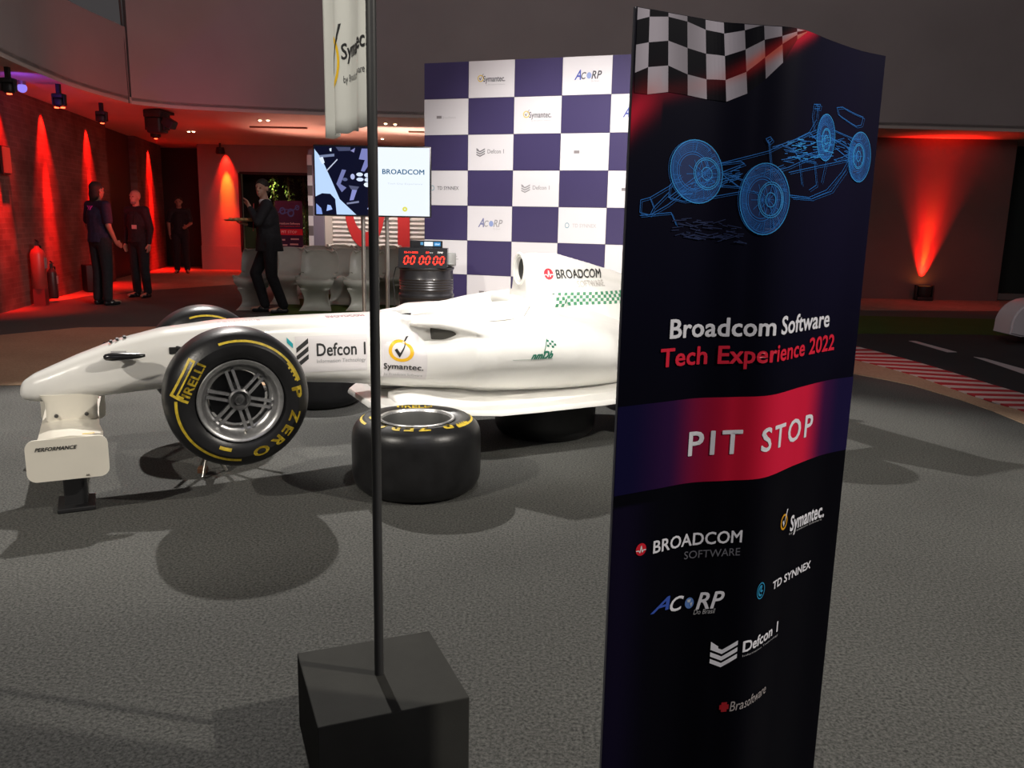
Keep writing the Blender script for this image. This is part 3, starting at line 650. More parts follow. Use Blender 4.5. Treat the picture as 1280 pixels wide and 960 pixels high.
# ---- wheels
def tyreprof(R,W):
    return [(.178,-W/2+.055),(.188,-W/2+.022),(.205,-W/2+.006),(.235,-W/2-.004),(.265,-W/2-.004),(R-.040,-W/2+.012),(R-.020,-W/2+.030),(R-.006,-W/2+.058),(R-.001,-W/2+.09),(R,0)]
def prof_y(P,r):
    for (r0,y0),(r1,y1) in zip(P,P[1:]):
        if r0<=r<=r1: return y0+(y1-y0)*(r-r0)/(r1-r0)
    return P[-1][1]
def tyre_mesh(R,W):
    P=tyreprof(R,W); full=P+[(r,-y) for r,y in P[::-1][1:]]
    # smooth the profile
    return G().lathe(full,72,'Y')
def lettering(R,W,both=False):
    Pf=tyreprof(R,W); P=Print(); Y=(1,1,1)
    D=math.radians
    def arc(r0,r1,a0,a1,n=30):
        vs=[];fs=[]
        for k in range(n+1):
            a=D(a0+(a1-a0)*k/n); vs+=[(a,r0),(a,r1)]
        fs=[(2*k,2*k+1,2*k+3,2*k+2) for k in range(n)]; P.add(vs,fs,Y)
    def arctext(body,a0,a1,r0,r1,bold=.035,shear=0):
        vs,fs=text2d(body,bold,shear); xs=[v[0] for v in vs]; zs=[v[1] for v in vs]
        P.add([(D(a0+(a1-a0)*(x-min(xs))/(max(xs)-min(xs))),r0+(r1-r0)*(z-min(zs))/(max(zs)-min(zs))) for x,z in vs],fs,Y)
    arc(.278,.288,108,38); arc(.270,.288,38,17,12)
    for k in range(4): arc(.262,.272,34-4.5*k,32-4.5*k,2)
    arc(.276,.288,-92,-184,40)
    arctext('P',12,0,.236,.282); arctext('Z',-14,-27,.236,.282); arctext('E',-32,-42,.236,.282); arctext('R',-46,-58,.236,.282); arctext('O',-63,-80,.236,.282)
    # straight maker's panel, upper left
    c0,s0=math.cos(D(152)),math.sin(D(152)); cx,cz=c0*.245,s0*.245; ux,uz=s0,-c0  # along reading direction
    def pt(u,v): return (cx+ux*u+c0*v,cz+uz*u+s0*v)
    def topol(x,z): return (math.atan2(z,x),math.hypot(x,z))
    def rectp(u0,v0,u1,v1,n=8):
        vs=[];
        for i in range(n+1):
            u=u0+(u1-u0)*i/n; vs+=[topol(*pt(u,v0)),topol(*pt(u,v1))]
        P.add(vs,[(2*k,2*k+1,2*k+3,2*k+2) for k in range(n)],Y)
    vs,fs=text2d('IRELLI',.025); xs=[v[0] for v in vs]; zs=[v[1] for v in vs]
    P.add([topol(*pt(-.078+.165*(x-min(xs))/(max(xs)-min(xs)),-.034+.040*(z-min(zs))/(max(zs)-min(zs)))) for x,z in vs],fs,Y)
    rectp(-.102,-.036,-.090,.044,2); rectp(-.102,.036,.085,.046); rectp(-.090,.016,.085,.023); rectp(.076,.016,.088,.046,2)
    rectp(-.092,-.010,-.082,.020,2)
    # small block, lower left
    c1,s1=math.cos(D(250)),math.sin(D(250)); bx,bz=c1*.232,s1*.232; vx,vz=-s1,c1
    P.add([topol(bx+vx*u+c1*v,bz+vz*u+s1*v) for u,v in ((-.028,-.008),(.028,-.008),(.028,.008),(-.028,.008))],[(0,1,2,3)],Y)
    G_=G()
    q_,P.f=subdiv2d([(a*.25,r) for a,r in P.v],P.f,.012); P.v=[(a/.25,r) for a,r in q_]
    G_.add([(r*math.cos(a),prof_y(Pf,r)-.0018,r*math.sin(a)) for a,r in P.v],P.f)
    if both: G_.add([(-r*math.cos(a),-prof_y(Pf,r)+.0018,r*math.sin(a)) for a,r in P.v],P.f)
    return G_
def rim_mesh(W,deep=False):
    o=-W/2
    if deep: return G().lathe([(.176,o+.012),(.188,o+.010),(.196,o+.004),(.192,o-.002),(.182,o)],64,'Y',closed=True)
    pr=[(.188,o+.010),(.196,o+.004),(.192,o-.002),(.182,o+.0),(.172,o+.012),(.166,o+.03),(.160,o+.05),(.150,o+.062),(.142,o+.064),(.138,o+.075),(.140,o+.12),(.16,o+.2),(.185,W/2-.02),(.19,W/2-.004)]
    return G().lathe(pr,64,'Y')
def spokes(W):
    o=-W/2; L=[]
    for k in range(6):
        a=math.radians(106-60*k)
        for s in(-1,1):
            n=Vector((math.cos(a+PI/2),0,math.sin(a+PI/2)))*.0125*s; d=Vector((math.cos(a),0,math.sin(a)))
            p0=d*.045+n*1.25+Vector((0,o+.055,0)); p1=d*.143+n*1.1+Vector((0,o+.066,0)); L.append((p0,p1,a))
    return L
def build_wheel(parent,name,R,W,loc,flip=False,lie=False,lab=None,both=True,hub=True):
    if parent is None:
        t=tag(bpy.data.objects.new(name,None),lab,'tyre'); COL.objects.link(t)
    ty=put('tyre' if not parent else 'tyre',tyre_mesh(R,W),M['rubber'],parent,sm=25)
    return ty
def wheel_parts(ty,W,R,both,hub=True):
    put('lettering',lettering(R,W,both),M['yellow'],ty,label='yellow lettering and arcs')
    put('rim',rim_mesh(W,not hub),M['alu'],ty,sm=40,label='silver metal rim')
    if not hub: put('barrel',G().lathe([(.178,-W/2+.008),(.170,-W/2+.03),(.166,W/2-.03),(.18,W/2-.005)],56,'Y'),mat('barrel_dark_metal',(.13,.13,.125),.42,.7),ty,sm=40)
    if hub:
        for p0,p1,a in spokes(W):
            g=G().box((0,0,0),((p1-p0).length+.01,.022,.014)); c=(p0+p1)/2
            R_=Matrix.Rotation(-a,3,'Y'); g.v=[R_@v+c for v in g.v]; put('spoke',g,M['alu'],ty)
        put('hub',G().lathe([(0,-W/2+.045),(.02,-W/2+.045),(.03,-W/2+.055),(.042,-W/2+.035),(.050,-W/2+.040),(.055,-W/2+.07),(.055,0)],32,'Y'),mat('hub_grey_metal',(.22,.22,.22),.35,.8),ty,sm=40)
        put('wheel_nut',G().lathe([(0,-W/2+.03),(.012,-W/2+.03),(.015,-W/2+.05)],6,'Y'),M['dkmetal'],ty)
        put('brake_disc',G().lathe([(0,-W/2+.115),(.128,-W/2+.115),(.128,-W/2+.14),(0,-W/2+.14)],40,'Y'),M['black'],ty,sm=40)
        put('valve',G().cone((.02,-W/2+.05,-.152),(.02,-W/2+.025,-.152),.006,.004,8),M['steel'],ty)
WZ=.53
def carwheel(s,l,R,W,flip,z=WZ,both=True):
    ty=put('tyre',tyre_mesh(R,W),M['rubber'],car,sm=25,loc=(s,l,z),rz=PI if flip else 0)
    wheel_parts(ty,W,R,both); return ty
carwheel(0,-.8+.15,.33,.30,False,.528)
carwheel(0,.655,.33,.30,True,.50)
carwheel(2.98,-.62,.33,.37,False); carwheel(2.98,.62,.33,.37,True)
# suspension
for sg in(-1,1):
    for p0,p1 in (((-.22,sg*.15,.70),(0.02,sg*.52,.62)),((.25,sg*.17,.70),(0.02,sg*.52,.62)),((-.2,sg*.15,.50),(0,sg*.52,.44)),((.3,sg*.18,.49),(0,sg*.52,.44)),((.12,sg*.17,.78),(0,sg*.5,.46))):
        put('wishbone',G().tube([p0,p1],.011,8),M['carbon'],car,sm=60)
    for p0,p1 in (((2.75,sg*.15,.62),(2.98,sg*.46,.62)),((3.2,sg*.08,.60),(2.98,sg*.46,.62)),((2.7,sg*.2,.45),(2.98,sg*.46,.44)),((3.2,sg*.1,.44),(2.98,sg*.46,.44))):
        put('wishbone',G().tube([p0,p1],.012,8),M['carbon'],car,sm=60)
    put('suspension_mount',G().rbox((-.23,sg*.155,.685),(.05,.035,.035),.004),M['black'],car)
# nose camera pods
for sg in(-1,1):
    g=G().loft([[Vector((s,sg*(.215+.028*math.cos(t)*k),.675+.020*math.sin(t)*k)) for t in [2*PI*i/16 for i in range(16)]] for s,k in ((-.56,.35),(-.55,.8),(-.52,1.05),(-.48,1.0),(-.40,.72),(-.37,.35))])
    put('camera_pod',g,M['blackgloss'],car,sm=50,label='black nose pod')
    put('pod_strut',G().box((-.49,sg*.165,.685),(.07,.08,.012)),M['carbon'],car)
g=G()
for x,z in ((-.52,.728),(-.49,.738),(-.455,.748)): g.rbox((x,-.03,z),(.016,.04,.012),.003)
put('nose_fitting',g,M['dkmetal'],car)
# front wing
g=G().loft([[Vector((s0+(x-.5)*ch+.02*0,l,z0+z*.9)) for x,z in ((0,-.004),(.15,.012),(.5,.022),(1,.004),(1,-.004),(.5,.004),(.15,-.012))] for l,s0,ch,z0 in ((-.60,-.72,.27,.368),(-.45,-.72,.27,.355),(-.2,-.73,.26,.335),(.2,-.73,.26,.335),(.45,-.72,.27,.355),(.60,-.72,.27,.368))])
put('front_wing',g,M['white2'],car,sm=35)
g=G().loft([[Vector((-.66+(x-.5)*.13,l,.375+z+(x)*.03)) for x,z in ((0,-.003),(.5,.012),(1,.003),(1,-.003),(.5,.003))] for l in (.13,.35,.58)])
put('front_flap',g,M['white2'],car,sm=35)
def rpoly(x0,z0,x1,z1,r,n=6):
    out=[]
    for cx,cz,a in((x1-r,z1-r,0),(x0+r,z1-r,90),(x0+r,z0+r,180),(x1-r,z0+r,270)):
        for k in range(n+1): t=math.radians(a+90*k/n); out.append((cx+r*math.cos(t),cz+r*math.sin(t)))
    return out
for sg in(-1,1):
    pl=[(x,z+.03*(x+.73)*0) for x,z in rpoly(-.90,.185,-.568,.378,.04)]
    e=put('endplate',G().prismY(pl,sg*.60-.006,sg*.60+.006),M['white2'],car,label='cream wing endplate')
    if sg==-1:
        P=Print(); P.text('PERFORMANCE',-.862,.326,-.694,.344,(.03,.03,.03),.035,.35)
        P.poly([(-.668,.193),(-.650,.193),(-.655,.203),(-.660,.199),(-.664,.203)],(.2,.18,.15))
        P.put('lettering',lambda x,z,l:(x,-.608,z),e,label='black lettering')
for sg in(-1,1):
    put('wing_pylon',G().loft([[Vector((-.72+cx*k,sg*.085+cy,z)) for cx,cy in [(math.cos(2*PI*i/20)*.115,math.sin(2*PI*i/20)*.03) for i in range(20)]] for z,k in ((.345,1.0),(.40,1.0),(.44,1.02),(.48,1.2))]),M['white2'],car,sm=50)
    for sx in (-.79,-.655):
        put('screw',G().lathe([(0,-.012),(.008,-.012),(.010,-.004),(.010,0)],10,'Y',c=(sx,sg*.085-.026,.375)),M['dkmetal'],car)
P=Print(); P.rect(0,0,.05,.018,(.75,.50,.05)); P.put('wing_sticker',lambda x,z,l:(-.67+x,-.56+z,.3785+x*.02),car,label='small yellow sticker')
# rear wing (beyond the banner)
put('rear_wing',G().loft([[Vector((3.45+(x-.5)*.3,l,.98+z+.10*x)) for x,z in ((0,-.005),(.3,.016),(1,.004),(1,-.004),(.3,-.004))] for l in (-.48,.48)]),M['white'],car,sm=35)
for sg in(-1,1): put('rear_endplate',G().prismY(rpoly(3.22,.62,3.66,1.12,.03),sg*.49-.006,sg*.49+.006),M['white'],car)
put('rear_pylon',G().box((3.42,0,.72),(.16,.03,.5)),M['carbon'],car)
# stands
t=thing('wing_stand','dark grey support block standing under the front wing endplate','stand',tuple(C0+cr*-.72+cm*-.42),CA)
put('post',G().rbox((0,0,.18),(.10,.10,.33),.006),M['black'],t); put('foot',G().rbox((0,0,.012),(.16,.22,.02),.004),M['black'],t)
t=thing('axle_stand','silver and rust axle stand under the nose behind the front wheel','stand',tuple(atz(262,592)),.2)
for k in range(3):
    a=2*PI*k/3+.3; put('leg',G().tube([(.09*math.cos(a),.09*math.sin(a),0.008),(.02*math.cos(a),.02*math.sin(a),.12),(0,0,.30)],.009,8),M['steel'],t,sm=60)
put('post',G().cone((0,0,.10),(0,0,.44),.016,.016,12),M['steel'],t,sm=40); put('saddle',G().rbox((0,0,.445),(.10,.05,.02),.004),M['dkmetal'],t)
put('bracket',G().rbox((-.03,-.02,.03),(.05,.05,.03),.004),mat('rust_brown',(.12,.05,.02),.7),t)
# loose tyres
def lying(loc,R,W,lab,rz,hub=False):
    t=thing('tyre',lab,'tyre',(loc[0],loc[1],0),rz,'loose tyres lying flat around the car')
    ty=put('carcass',tyre_mesh(R,W),M['rubber'],t,sm=25,loc=(0,0,W/2+.004),rot=(-PI/2,0,0))
    wheel_parts(ty,W,R,False,False)
    d=put('wheel_disc',G().lathe([(0,-W/2+.15),(.03,-W/2+.148),(.06,-W/2+.16),(.13,-W/2+.155),(.165,-W/2+.14),(.165,-W/2+.17),(0,-W/2+.17)],40,'Y'),mat('dull_wheel_metal',(.38,.38,.37),.5,.5),ty,sm=40)
    put('valve',G().cone((.10,-W/2+.12,-.02),(.11,-W/2+.085,-.02),.010,.008,8),M['black'],ty)
    return t
lying((-.487,4.145),.332,.372,'wide black tyre lying flat on the carpet in front of the white car',-.95)
lying((.222,5.34),.332,.305,'black tyre lying flat under the floor of the white car',.4)
q=atz(434,500,.15); lying((q.x-.34,6.1),.33,.30,'black tyre lying flat beyond the car, seen under its nose',1.)
# ---- stickers on the bodywork
bpy.context.view_layer.update()
def bvh_of(names):
    vs=[];fs=[]
    for c in car.children:
        if c.type=='MESH' and c.name.split('.')[0] in names:
            b=len(vs); vs+=[v.co.copy() for v in c.data.vertices]; fs+=[[i+b for i in p.vertices] for p in c.data.polygons]
    return BVHTree.FromPolygons(vs,fs)
BODY=bvh_of({'nose_and_cockpit','sidepod','engine_cover','floor_tray'})
carM=Matrix.Translation(C0)@Matrix.Rotation(CA,4,'Z'); carI=carM.inverted()
def hit(px,py):
    o_=carI@EYE; d=(carI.to_3x3()@ray(px,py)).normalized(); h=BODY.ray_cast(o_,d); return h[0]
def hs(px,py):
    h=hit(px,py); return (h.x,h.z) if h else (0,0)
def on_car(off=.0035):
    def fn(x,z,l):
        h=BODY.ray_cast(Vector((x,-2,z)),Vector((0,1,0)))
        if h[0] is None: return (x,-.3,z)
        return h[0]+h[1]*(off+.0010*l)*(1 if h[1].y<0 else -1)
    return fn
def sticker(draw,lab,tl,br):
    x0,z1=hs(*tl); x1,z0=hs(*br); P=Print(); draw(P,x0,z0,x1,z1); return P.put('sticker',on_car(.0015),car,label=lab,maxlen=.014)
BK=(.03,.03,.03); GY=(.35,.35,.35); PAPER=(.70,.67,.67)
def d1(P,x0,z0,x1,z1):
    W,H=x1-x0,z1-z0
    P.rect(x0+W*.10,z0,x1,z1,PAPER,1)
    P.text('Defcon 1',x0+W*.36,z0+H*.44,x0+W*.98,z0+H*.80,BK,.02)
    P.text('Information Technology',x0+W*.36,z0+H*.22,x0+W*.98,z0+H*.36,GY)
    chevrons(P,x0,z0+H*.12,x0+W*.26,z1-H*.02,BK,3,(.02,.35,.40))
sticker(d1,'grey sticker with dark lettering and a striped mark',(358,421),(459,462))
def d2(P,x0,z0,x1,z1):
    W,H=x1-x0,z1-z0
    P.rect(x0,z0,x1,z1,PAPER,1)
    sym_mark(P,x0+W*.45,z0+H*.62,W*.28)
    P.text('Symantec.',x0+W*.05,z0+H*.17,x0+W*.93,z0+H*.34,BK,.02)
    P.text('by Broadcom Software',x0+W*.08,z0+H*.05,x0+W*.92,z0+H*.12,GY)
sticker(d2,'square sticker with a yellow ring and black tick',(476,417),(532,474))
def d3(P,x0,z0,x1,z1):
    W,H=x1-x0,z1-z0
    heart_mark(P,x0+W*.075,z0+H*.72,H*.26)
    P.text('BROADCOM',x0+W*.19,z0+H*.48,x1-W*.02,z0+H*.92,BK,.02)
    P.text('SOFTWARE',x0+W*.5,z0+H*.08,x1,z0+H*.38,(.50,.48,.45))
sticker(d3,'dark lettering with a red round mark',(679,335),(757,360))
def d4(P,x0,z0,x1,z1):
    n=26; W=(x1-x0)/n; H=(z1-z0)/4
    for i in range(n):
        for j in range(4):
            if (i+j)%2==0:
                P.poly([(x0+W*i+W*.25*j,z0+H*j),(x0+W*(i+1)+W*.25*j,z0+H*j),(x0+W*(i+1.25)+W*.25*j,z0+H*(j+1)),(x0+W*(i+.25)+W*.25*j,z0+H*(j+1))],(.05,.24,.12))
sticker(d4,'green chequered band',(681,366),(781,379))
def d5(P,x0,z0,x1,z1):
    W,H=x1-x0,z1-z0; c=(.02,.16,.10)
    P.text('nmDb',x0+W*.1,z0,x0+W*.9,z0+H*.42,c,.05,.5); P.line([(x0-W*.5,z0+H*.05),(x0+W*.9,z0+H*.02)],H*.03,(.4,.45,.4))
    P.line([(x0+W*.55,z0+H*.3),(x0+W*.68,z1)],H*.05,c)
    for i in range(4):
        for j in range(3):
            if (i+j)%2==0: P.poly([(x0+W*(.66+.09*i),z0+H*(.62+.12*j-.03*i)),(x0+W*(.75+.09*i),z0+H*(.59+.12*j-.03*i)),(x0+W*(.75+.09*i),z0+H*(.70+.12*j-.03*i)),(x0+W*(.66+.09*i),z0+H*(.73+.12*j-.03*i))],c)
sticker(d5,'small green flag and car logo',(660,425),(694,448))
# faint writing on the nose top
def top_on(x,z,l):
    h=BODY.ray_cast(Vector((x,z,1.6)),Vector((0,0,-1))); return h[0]+Vector((0,0,.002)) if h[0] else (x,z,.8)
P=Print(); P.text('BROADCOM',.58,-.05,.80,-.11,(.35,.12,.14),.02); P.text('SOFTWARE',.0,-.05,.22,-.12,(.55,.30,.30),.02)
P.put('sticker',top_on,car,label='small faint red lettering along the nose top')
put('seam',G().tube([hit(px,py)+Vector((0,-.002,0)) for px,py in ((612,402),(640,399),(655,395),(662,383)) if hit(px,py)],.0025,6),mat('seam_grey',(.35,.34,.30),.7),car)
# ================================================================ FLAG AND ITS STAND
cor=[atz(*c,.215) for c in ((360,817),(395,915),(600,873),(537,783))]
cx_=sum((p for p in cor),Vector())/4; e0=(cor[2]-cor[1]); ea=math.atan2(e0.y,e0.x); fx=cx_.x; fy=cx_.y
pb=atz(474,842,.215)
pst=thing('flag_stand','dark grey square box holding the thin flag pole','stand',(fx,fy,0),ea)
put('block',G().rbox((0,0,.1075),(.372,.36,.215),.003),M['boxgrey'],pst,label='matt dark grey box')
lp=Matrix.Rotation(-ea,3,'Z')@(pb-Vector((fx,fy,0)))
put('pole',G().cone((lp.x,lp.y,.213),(lp.x,lp.y,3.2),.0118,.0118,20),M['pole'],pst,sm=40)
fl0=atz(462,155,1.0)
# flag: hangs from the pole, runs away from the camera with folds
fd=(Vector((-.53,2.37,0))-Vector((-.336,1.97,0))).normalized(); fn_=Vector((fd.y,-fd.x,0))
zb=atY(462,156,pb.y).z
FLW=.46
def flagpt(u,z):
    # u metres of cloth from the pole
    a=.013*math.sin(u*30+2.2)*(.35+.65*min(1,u/.3))+.003*math.sin(u*55+z*4)
    k=.78
    sag=.002*math.sin(u*70)
    return Vector((pb.x,pb.y,0))+fd*(u*.93*k/.78*.97)+fn_*a+Vector((0,0,z+ (sag if z<zb+.03 else 0)))
nu,nz=70,40
vs=[flagpt(.012+FLW*i/nu,zb+(3.1-zb)*j/nz) for j in range(nz+1) for i in range(nu+1)]
fs=[(j*(nu+1)+i,j*(nu+1)+i+1,(j+1)*(nu+1)+i+1,(j+1)*(nu+1)+i) for j in range(nz) for i in range(nu)]
flg=G(); flg.add(vs,fs)
fm=flg.mesh('flag_cloth')
fm_mat=mat('flag_satin_cloth',(.62,.62,.58),.45,bump=.06,bscale=400,noise=.03,nscale=9)
fo=put('flag',fm,fm_mat,sm=60); tag(fo,'white cloth flag hanging from the dark pole, yellow ring and black lettering','flag')
md=fo.modifiers.new('t','SOLIDIFY'); md.thickness=.0015
P=Print()
z0f=atY(425,72,2.2).z
# lettering runs from the far edge (left) towards the pole
DU=-.075
P.disc(.385+DU,z0f-.010,.040,.062,(.80,.50,.02),.76,40)
P.poly([(.41+DU,z0f+.01),(.40+DU,z0f+.02),(.385+DU,z0f-.02),(.388+DU,z0f-.045)],BK); P.poly([(.388+DU,z0f-.045),(.385+DU,z0f-.02),(.345+DU,z0f+.075),(.335+DU,z0f+.075),(.362+DU,z0f+.02)],BK)
P.text('Symantec.',.262,z0f-.022,.030,z0f+.028,BK,.02); P.text('by Broadcom Software',.255,z0f-.070,.045,z0f-.048,(.10,.10,.10))
# which side of the cloth faces the camera
side=1 if (EYE-flagpt(.2,1.9)).dot(fn_)>0 else -1
P.put('lettering',lambda x,z,l:flagpt(x,z)+fn_*side*(.0022+.0004*l),fo,label='black lettering with a yellow ring')
# ================================================================ BANNER
BZ=1.70
BP=[atz(*c,BZ) for c in ((795,8),(850,18),(900,27),(950,31),(1000,36),(1040,51),(1075,63),(1107,70))]
BP=[Vector((p.x,p.y,0)) for p in BP]
bl=[0]
for a,b in zip(BP,BP[1:]): bl.append(bl[-1]+(b-a).length)
BW=bl[-1]
def bpix(px,py):
    d=ray(px,py)
    for i in range(len(BP)-1):
        A,B=BP[i],BP[i+1]; e=B-A; det=d.x*(-e.y)+e.x*d.y
        t=(A.x*(-e.y)+e.x*A.y)/det; k=(d.x*A.y-d.y*A.x)/det
        if (k>=0 or i==0) and (k<=1 or i==len(BP)-2): return bl[i]+k*(bl[i+1]-bl[i]),CH+t*d.z
def bspl(u):
    u=max(-.01,min(BW+.01,u)); i=0
    while i<len(BP)-2 and u>bl[i+1]: i+=1
    t=(u-bl[i])/(bl[i+1]-bl[i]); p0,p1,p2,p3=BP[max(i-1,0)],BP[i],BP[i+1],BP[min(i+2,len(BP)-1)]
    if i==0: p0=2*p1-p2
    if i==len(BP)-2: p3=2*p2-p1
    p=.5*((2*p1)+(p2-p0)*t+(2*p0-5*p1+4*p2-p3)*t*t+(3*p1-p0-3*p2+p3)*t**3)
    d=.5*((p2-p0)+(2*p0-5*p1+4*p2-p3)*2*t+(3*p1-p0-3*p2+p3)*3*t*t); d.normalize()
    return p,Vector((d.y,-d.x,0))
def bmap(off=.0006):
    def fn(x,z,l=0):
        p,n=bspl(x); p=p+n*(off+.0003*l); return (p.x,p.y,z)
    return fn
def lerp(a,b,t): t=max(0,min(1,t)); return tuple(x+(y-x)*t for x,y in zip(a,b))
def sst(a,b,x): t=max(0,min(1,(x-a)/(b-a))); return t*t*(3-2*t)
NAVY=(.0016,.0016,.010); BLK=(.0014,.0014,.004); REDB=(.62,.006,.03)
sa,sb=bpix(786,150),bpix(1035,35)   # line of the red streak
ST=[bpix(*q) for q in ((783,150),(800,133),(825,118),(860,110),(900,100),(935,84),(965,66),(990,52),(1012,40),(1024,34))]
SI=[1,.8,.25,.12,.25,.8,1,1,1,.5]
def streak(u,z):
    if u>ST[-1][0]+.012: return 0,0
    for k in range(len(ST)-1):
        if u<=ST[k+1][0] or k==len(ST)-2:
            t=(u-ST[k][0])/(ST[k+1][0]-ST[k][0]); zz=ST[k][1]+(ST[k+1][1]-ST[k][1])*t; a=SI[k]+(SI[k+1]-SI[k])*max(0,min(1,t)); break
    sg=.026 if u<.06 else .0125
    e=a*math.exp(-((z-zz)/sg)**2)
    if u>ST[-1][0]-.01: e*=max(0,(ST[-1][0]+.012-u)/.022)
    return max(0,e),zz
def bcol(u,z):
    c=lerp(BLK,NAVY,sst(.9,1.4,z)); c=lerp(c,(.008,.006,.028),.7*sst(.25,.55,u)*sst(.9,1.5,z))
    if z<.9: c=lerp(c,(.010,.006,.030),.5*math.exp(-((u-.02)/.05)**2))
    # red streak behind the flag
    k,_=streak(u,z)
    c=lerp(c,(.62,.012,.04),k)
    return c
bn=thing('roll_banner','tall dark navy printed banner with a wavy top and a red PIT STOP band','banner',(0,0,0))
def vcgrid(name,us,zs,colf,off,parent,rough=.35,coat=0,lab=None):
    vs=[bmap(off)(u,z) for z in zs for u in us]; n=len(us)
    fs=[(j*n+i,j*n+i+1,(j+1)*n+i+1,(j+1)*n+i) for j in range(len(zs)-1) for i in range(n-1)]
    me=bpy.data.meshes.new(name); me.from_pydata(vs,[],fs); me.update()
    at=me.color_attributes.new('ink','FLOAT_COLOR','POINT')
    k=0
    for z in zs:
        for u in us: at.data[k].color=(*colf(u,z),1); k+=1
    me.materials.append(vcmat('banner_print',rough,coat=coat)); me.polygons.foreach_set('use_smooth',[True]*len(me.polygons))
    o=bpy.data.objects.new(name,me); COL.objects.link(o); o.parent=parent
    if lab: o['label']=lab
    return o
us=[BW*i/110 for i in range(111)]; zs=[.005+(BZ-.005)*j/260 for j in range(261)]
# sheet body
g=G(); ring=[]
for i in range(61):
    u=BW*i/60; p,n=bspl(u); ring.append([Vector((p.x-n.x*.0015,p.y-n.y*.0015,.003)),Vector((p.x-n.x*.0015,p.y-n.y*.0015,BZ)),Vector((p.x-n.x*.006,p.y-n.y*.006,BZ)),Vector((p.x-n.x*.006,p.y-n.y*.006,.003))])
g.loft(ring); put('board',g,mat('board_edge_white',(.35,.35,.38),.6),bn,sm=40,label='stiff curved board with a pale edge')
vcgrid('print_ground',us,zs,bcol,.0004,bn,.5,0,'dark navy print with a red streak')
def ribcol(u,z):
    t=u/BW
    c=lerp((.006,.005,.036),(.030,.007,.050),sst(.04,.22,t)); c=lerp(c,(.60,.010,.040),sst(.18,.42,t)); c=lerp(c,(.70,.014,.055),sst(.42,.6,t))
    c=lerp(c,(.050,.007,.055),sst(.72,.86,t)); c=lerp(c,(.012,.008,.050),sst(.84,.94,t)); return c
rz0,rz1=.924,1.079
def ribvs():
    o=vcgrid('band',us,[rz0+(rz1-rz0)*j/6 for j in range(7)],ribcol,.0009,bn,.5,0,'red to violet band')
ribvs()
# chequered flag on the print
FX=[795,815.5,836,857,881.5,904,931,955,978,997]
rowsT=[8,14,16,17,20,25,28,30,36,40]
cols_x=[(797,792),(812,808.5),(835,834.5),(858.5,859),(881,883),(903.5,907.5),(929.5,934),(954,957.5),(976,979),(995,997),(1012,1000)]
# row curves: y of every row border at each column border (photo frame), five rows
RB=[[8,12,14,16,19,21,25,27,31,32,36],
    [24.5,21,24,27,35,42,44,31,31,32,36],
    [56,52,51,60,67,73,63,52,46,41,40],
    [90,84,82,94,97,100,92,78,70,58,46],
    [116,118,115,116,123,127,117,98,83,75,50]]
RB=[[8,12,14,16,19,21,25,27,31,33,36],
    [25,21,21,27,37,42,38,31,31,33,37],
    [56,53,51,60,67,70,62,50,46,40,38],
    [91,84,82,93,99,100,90,72,56,44,40],
    [116,118,115,119,124,127,117,99,79,50,41]]
WHc=(.50,.46,.53); DKc=(.002,.002,.006)
def colx(i,y):
    a,b=cols_x[i]; return a+(b-a)*(y/120.)
vs=[];fs=[];fc=[]
for r in range(4):
    for c in range(10):
        y00,y01,y10,y11=RB[r][c],RB[r][c+1],RB[r+1][c],RB[r+1][c+1]
        if max(y10-y00,y11-y01)<1.5: continue
        n=5; b0=len(vs); lt=(r+c)%2==0
        for j in range(n+1):
            for i in range(n+1):
                s_=i/n; t_=j/n; yt=y00+(y01-y00)*s_; yb=y10+(y11-y10)*s_; y=yt+(yb-yt)*t_
                x=colx(c,y)*(1-s_)+colx(c+1,y)*s_; u,z=bpix(x,y); u=min(max(u,0),BW); z=min(z,BZ-.001)
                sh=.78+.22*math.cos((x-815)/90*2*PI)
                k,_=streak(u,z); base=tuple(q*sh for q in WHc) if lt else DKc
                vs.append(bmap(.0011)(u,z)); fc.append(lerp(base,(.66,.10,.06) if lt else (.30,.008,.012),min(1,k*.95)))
        for j in range(n):
            for i in range(n): a=b0+j*(n+1)+i; fs.append((a,a+1,a+n+2,a+n+1))
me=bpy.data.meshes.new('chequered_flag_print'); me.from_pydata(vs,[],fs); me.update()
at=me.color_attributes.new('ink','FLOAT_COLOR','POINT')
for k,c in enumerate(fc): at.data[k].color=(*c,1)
me.materials.append(vcmat('banner_print')); o=bpy.data.objects.new('chequered_flag_print',me); COL.objects.link(o); o.parent=bn; o['label']='printed chequered flag'
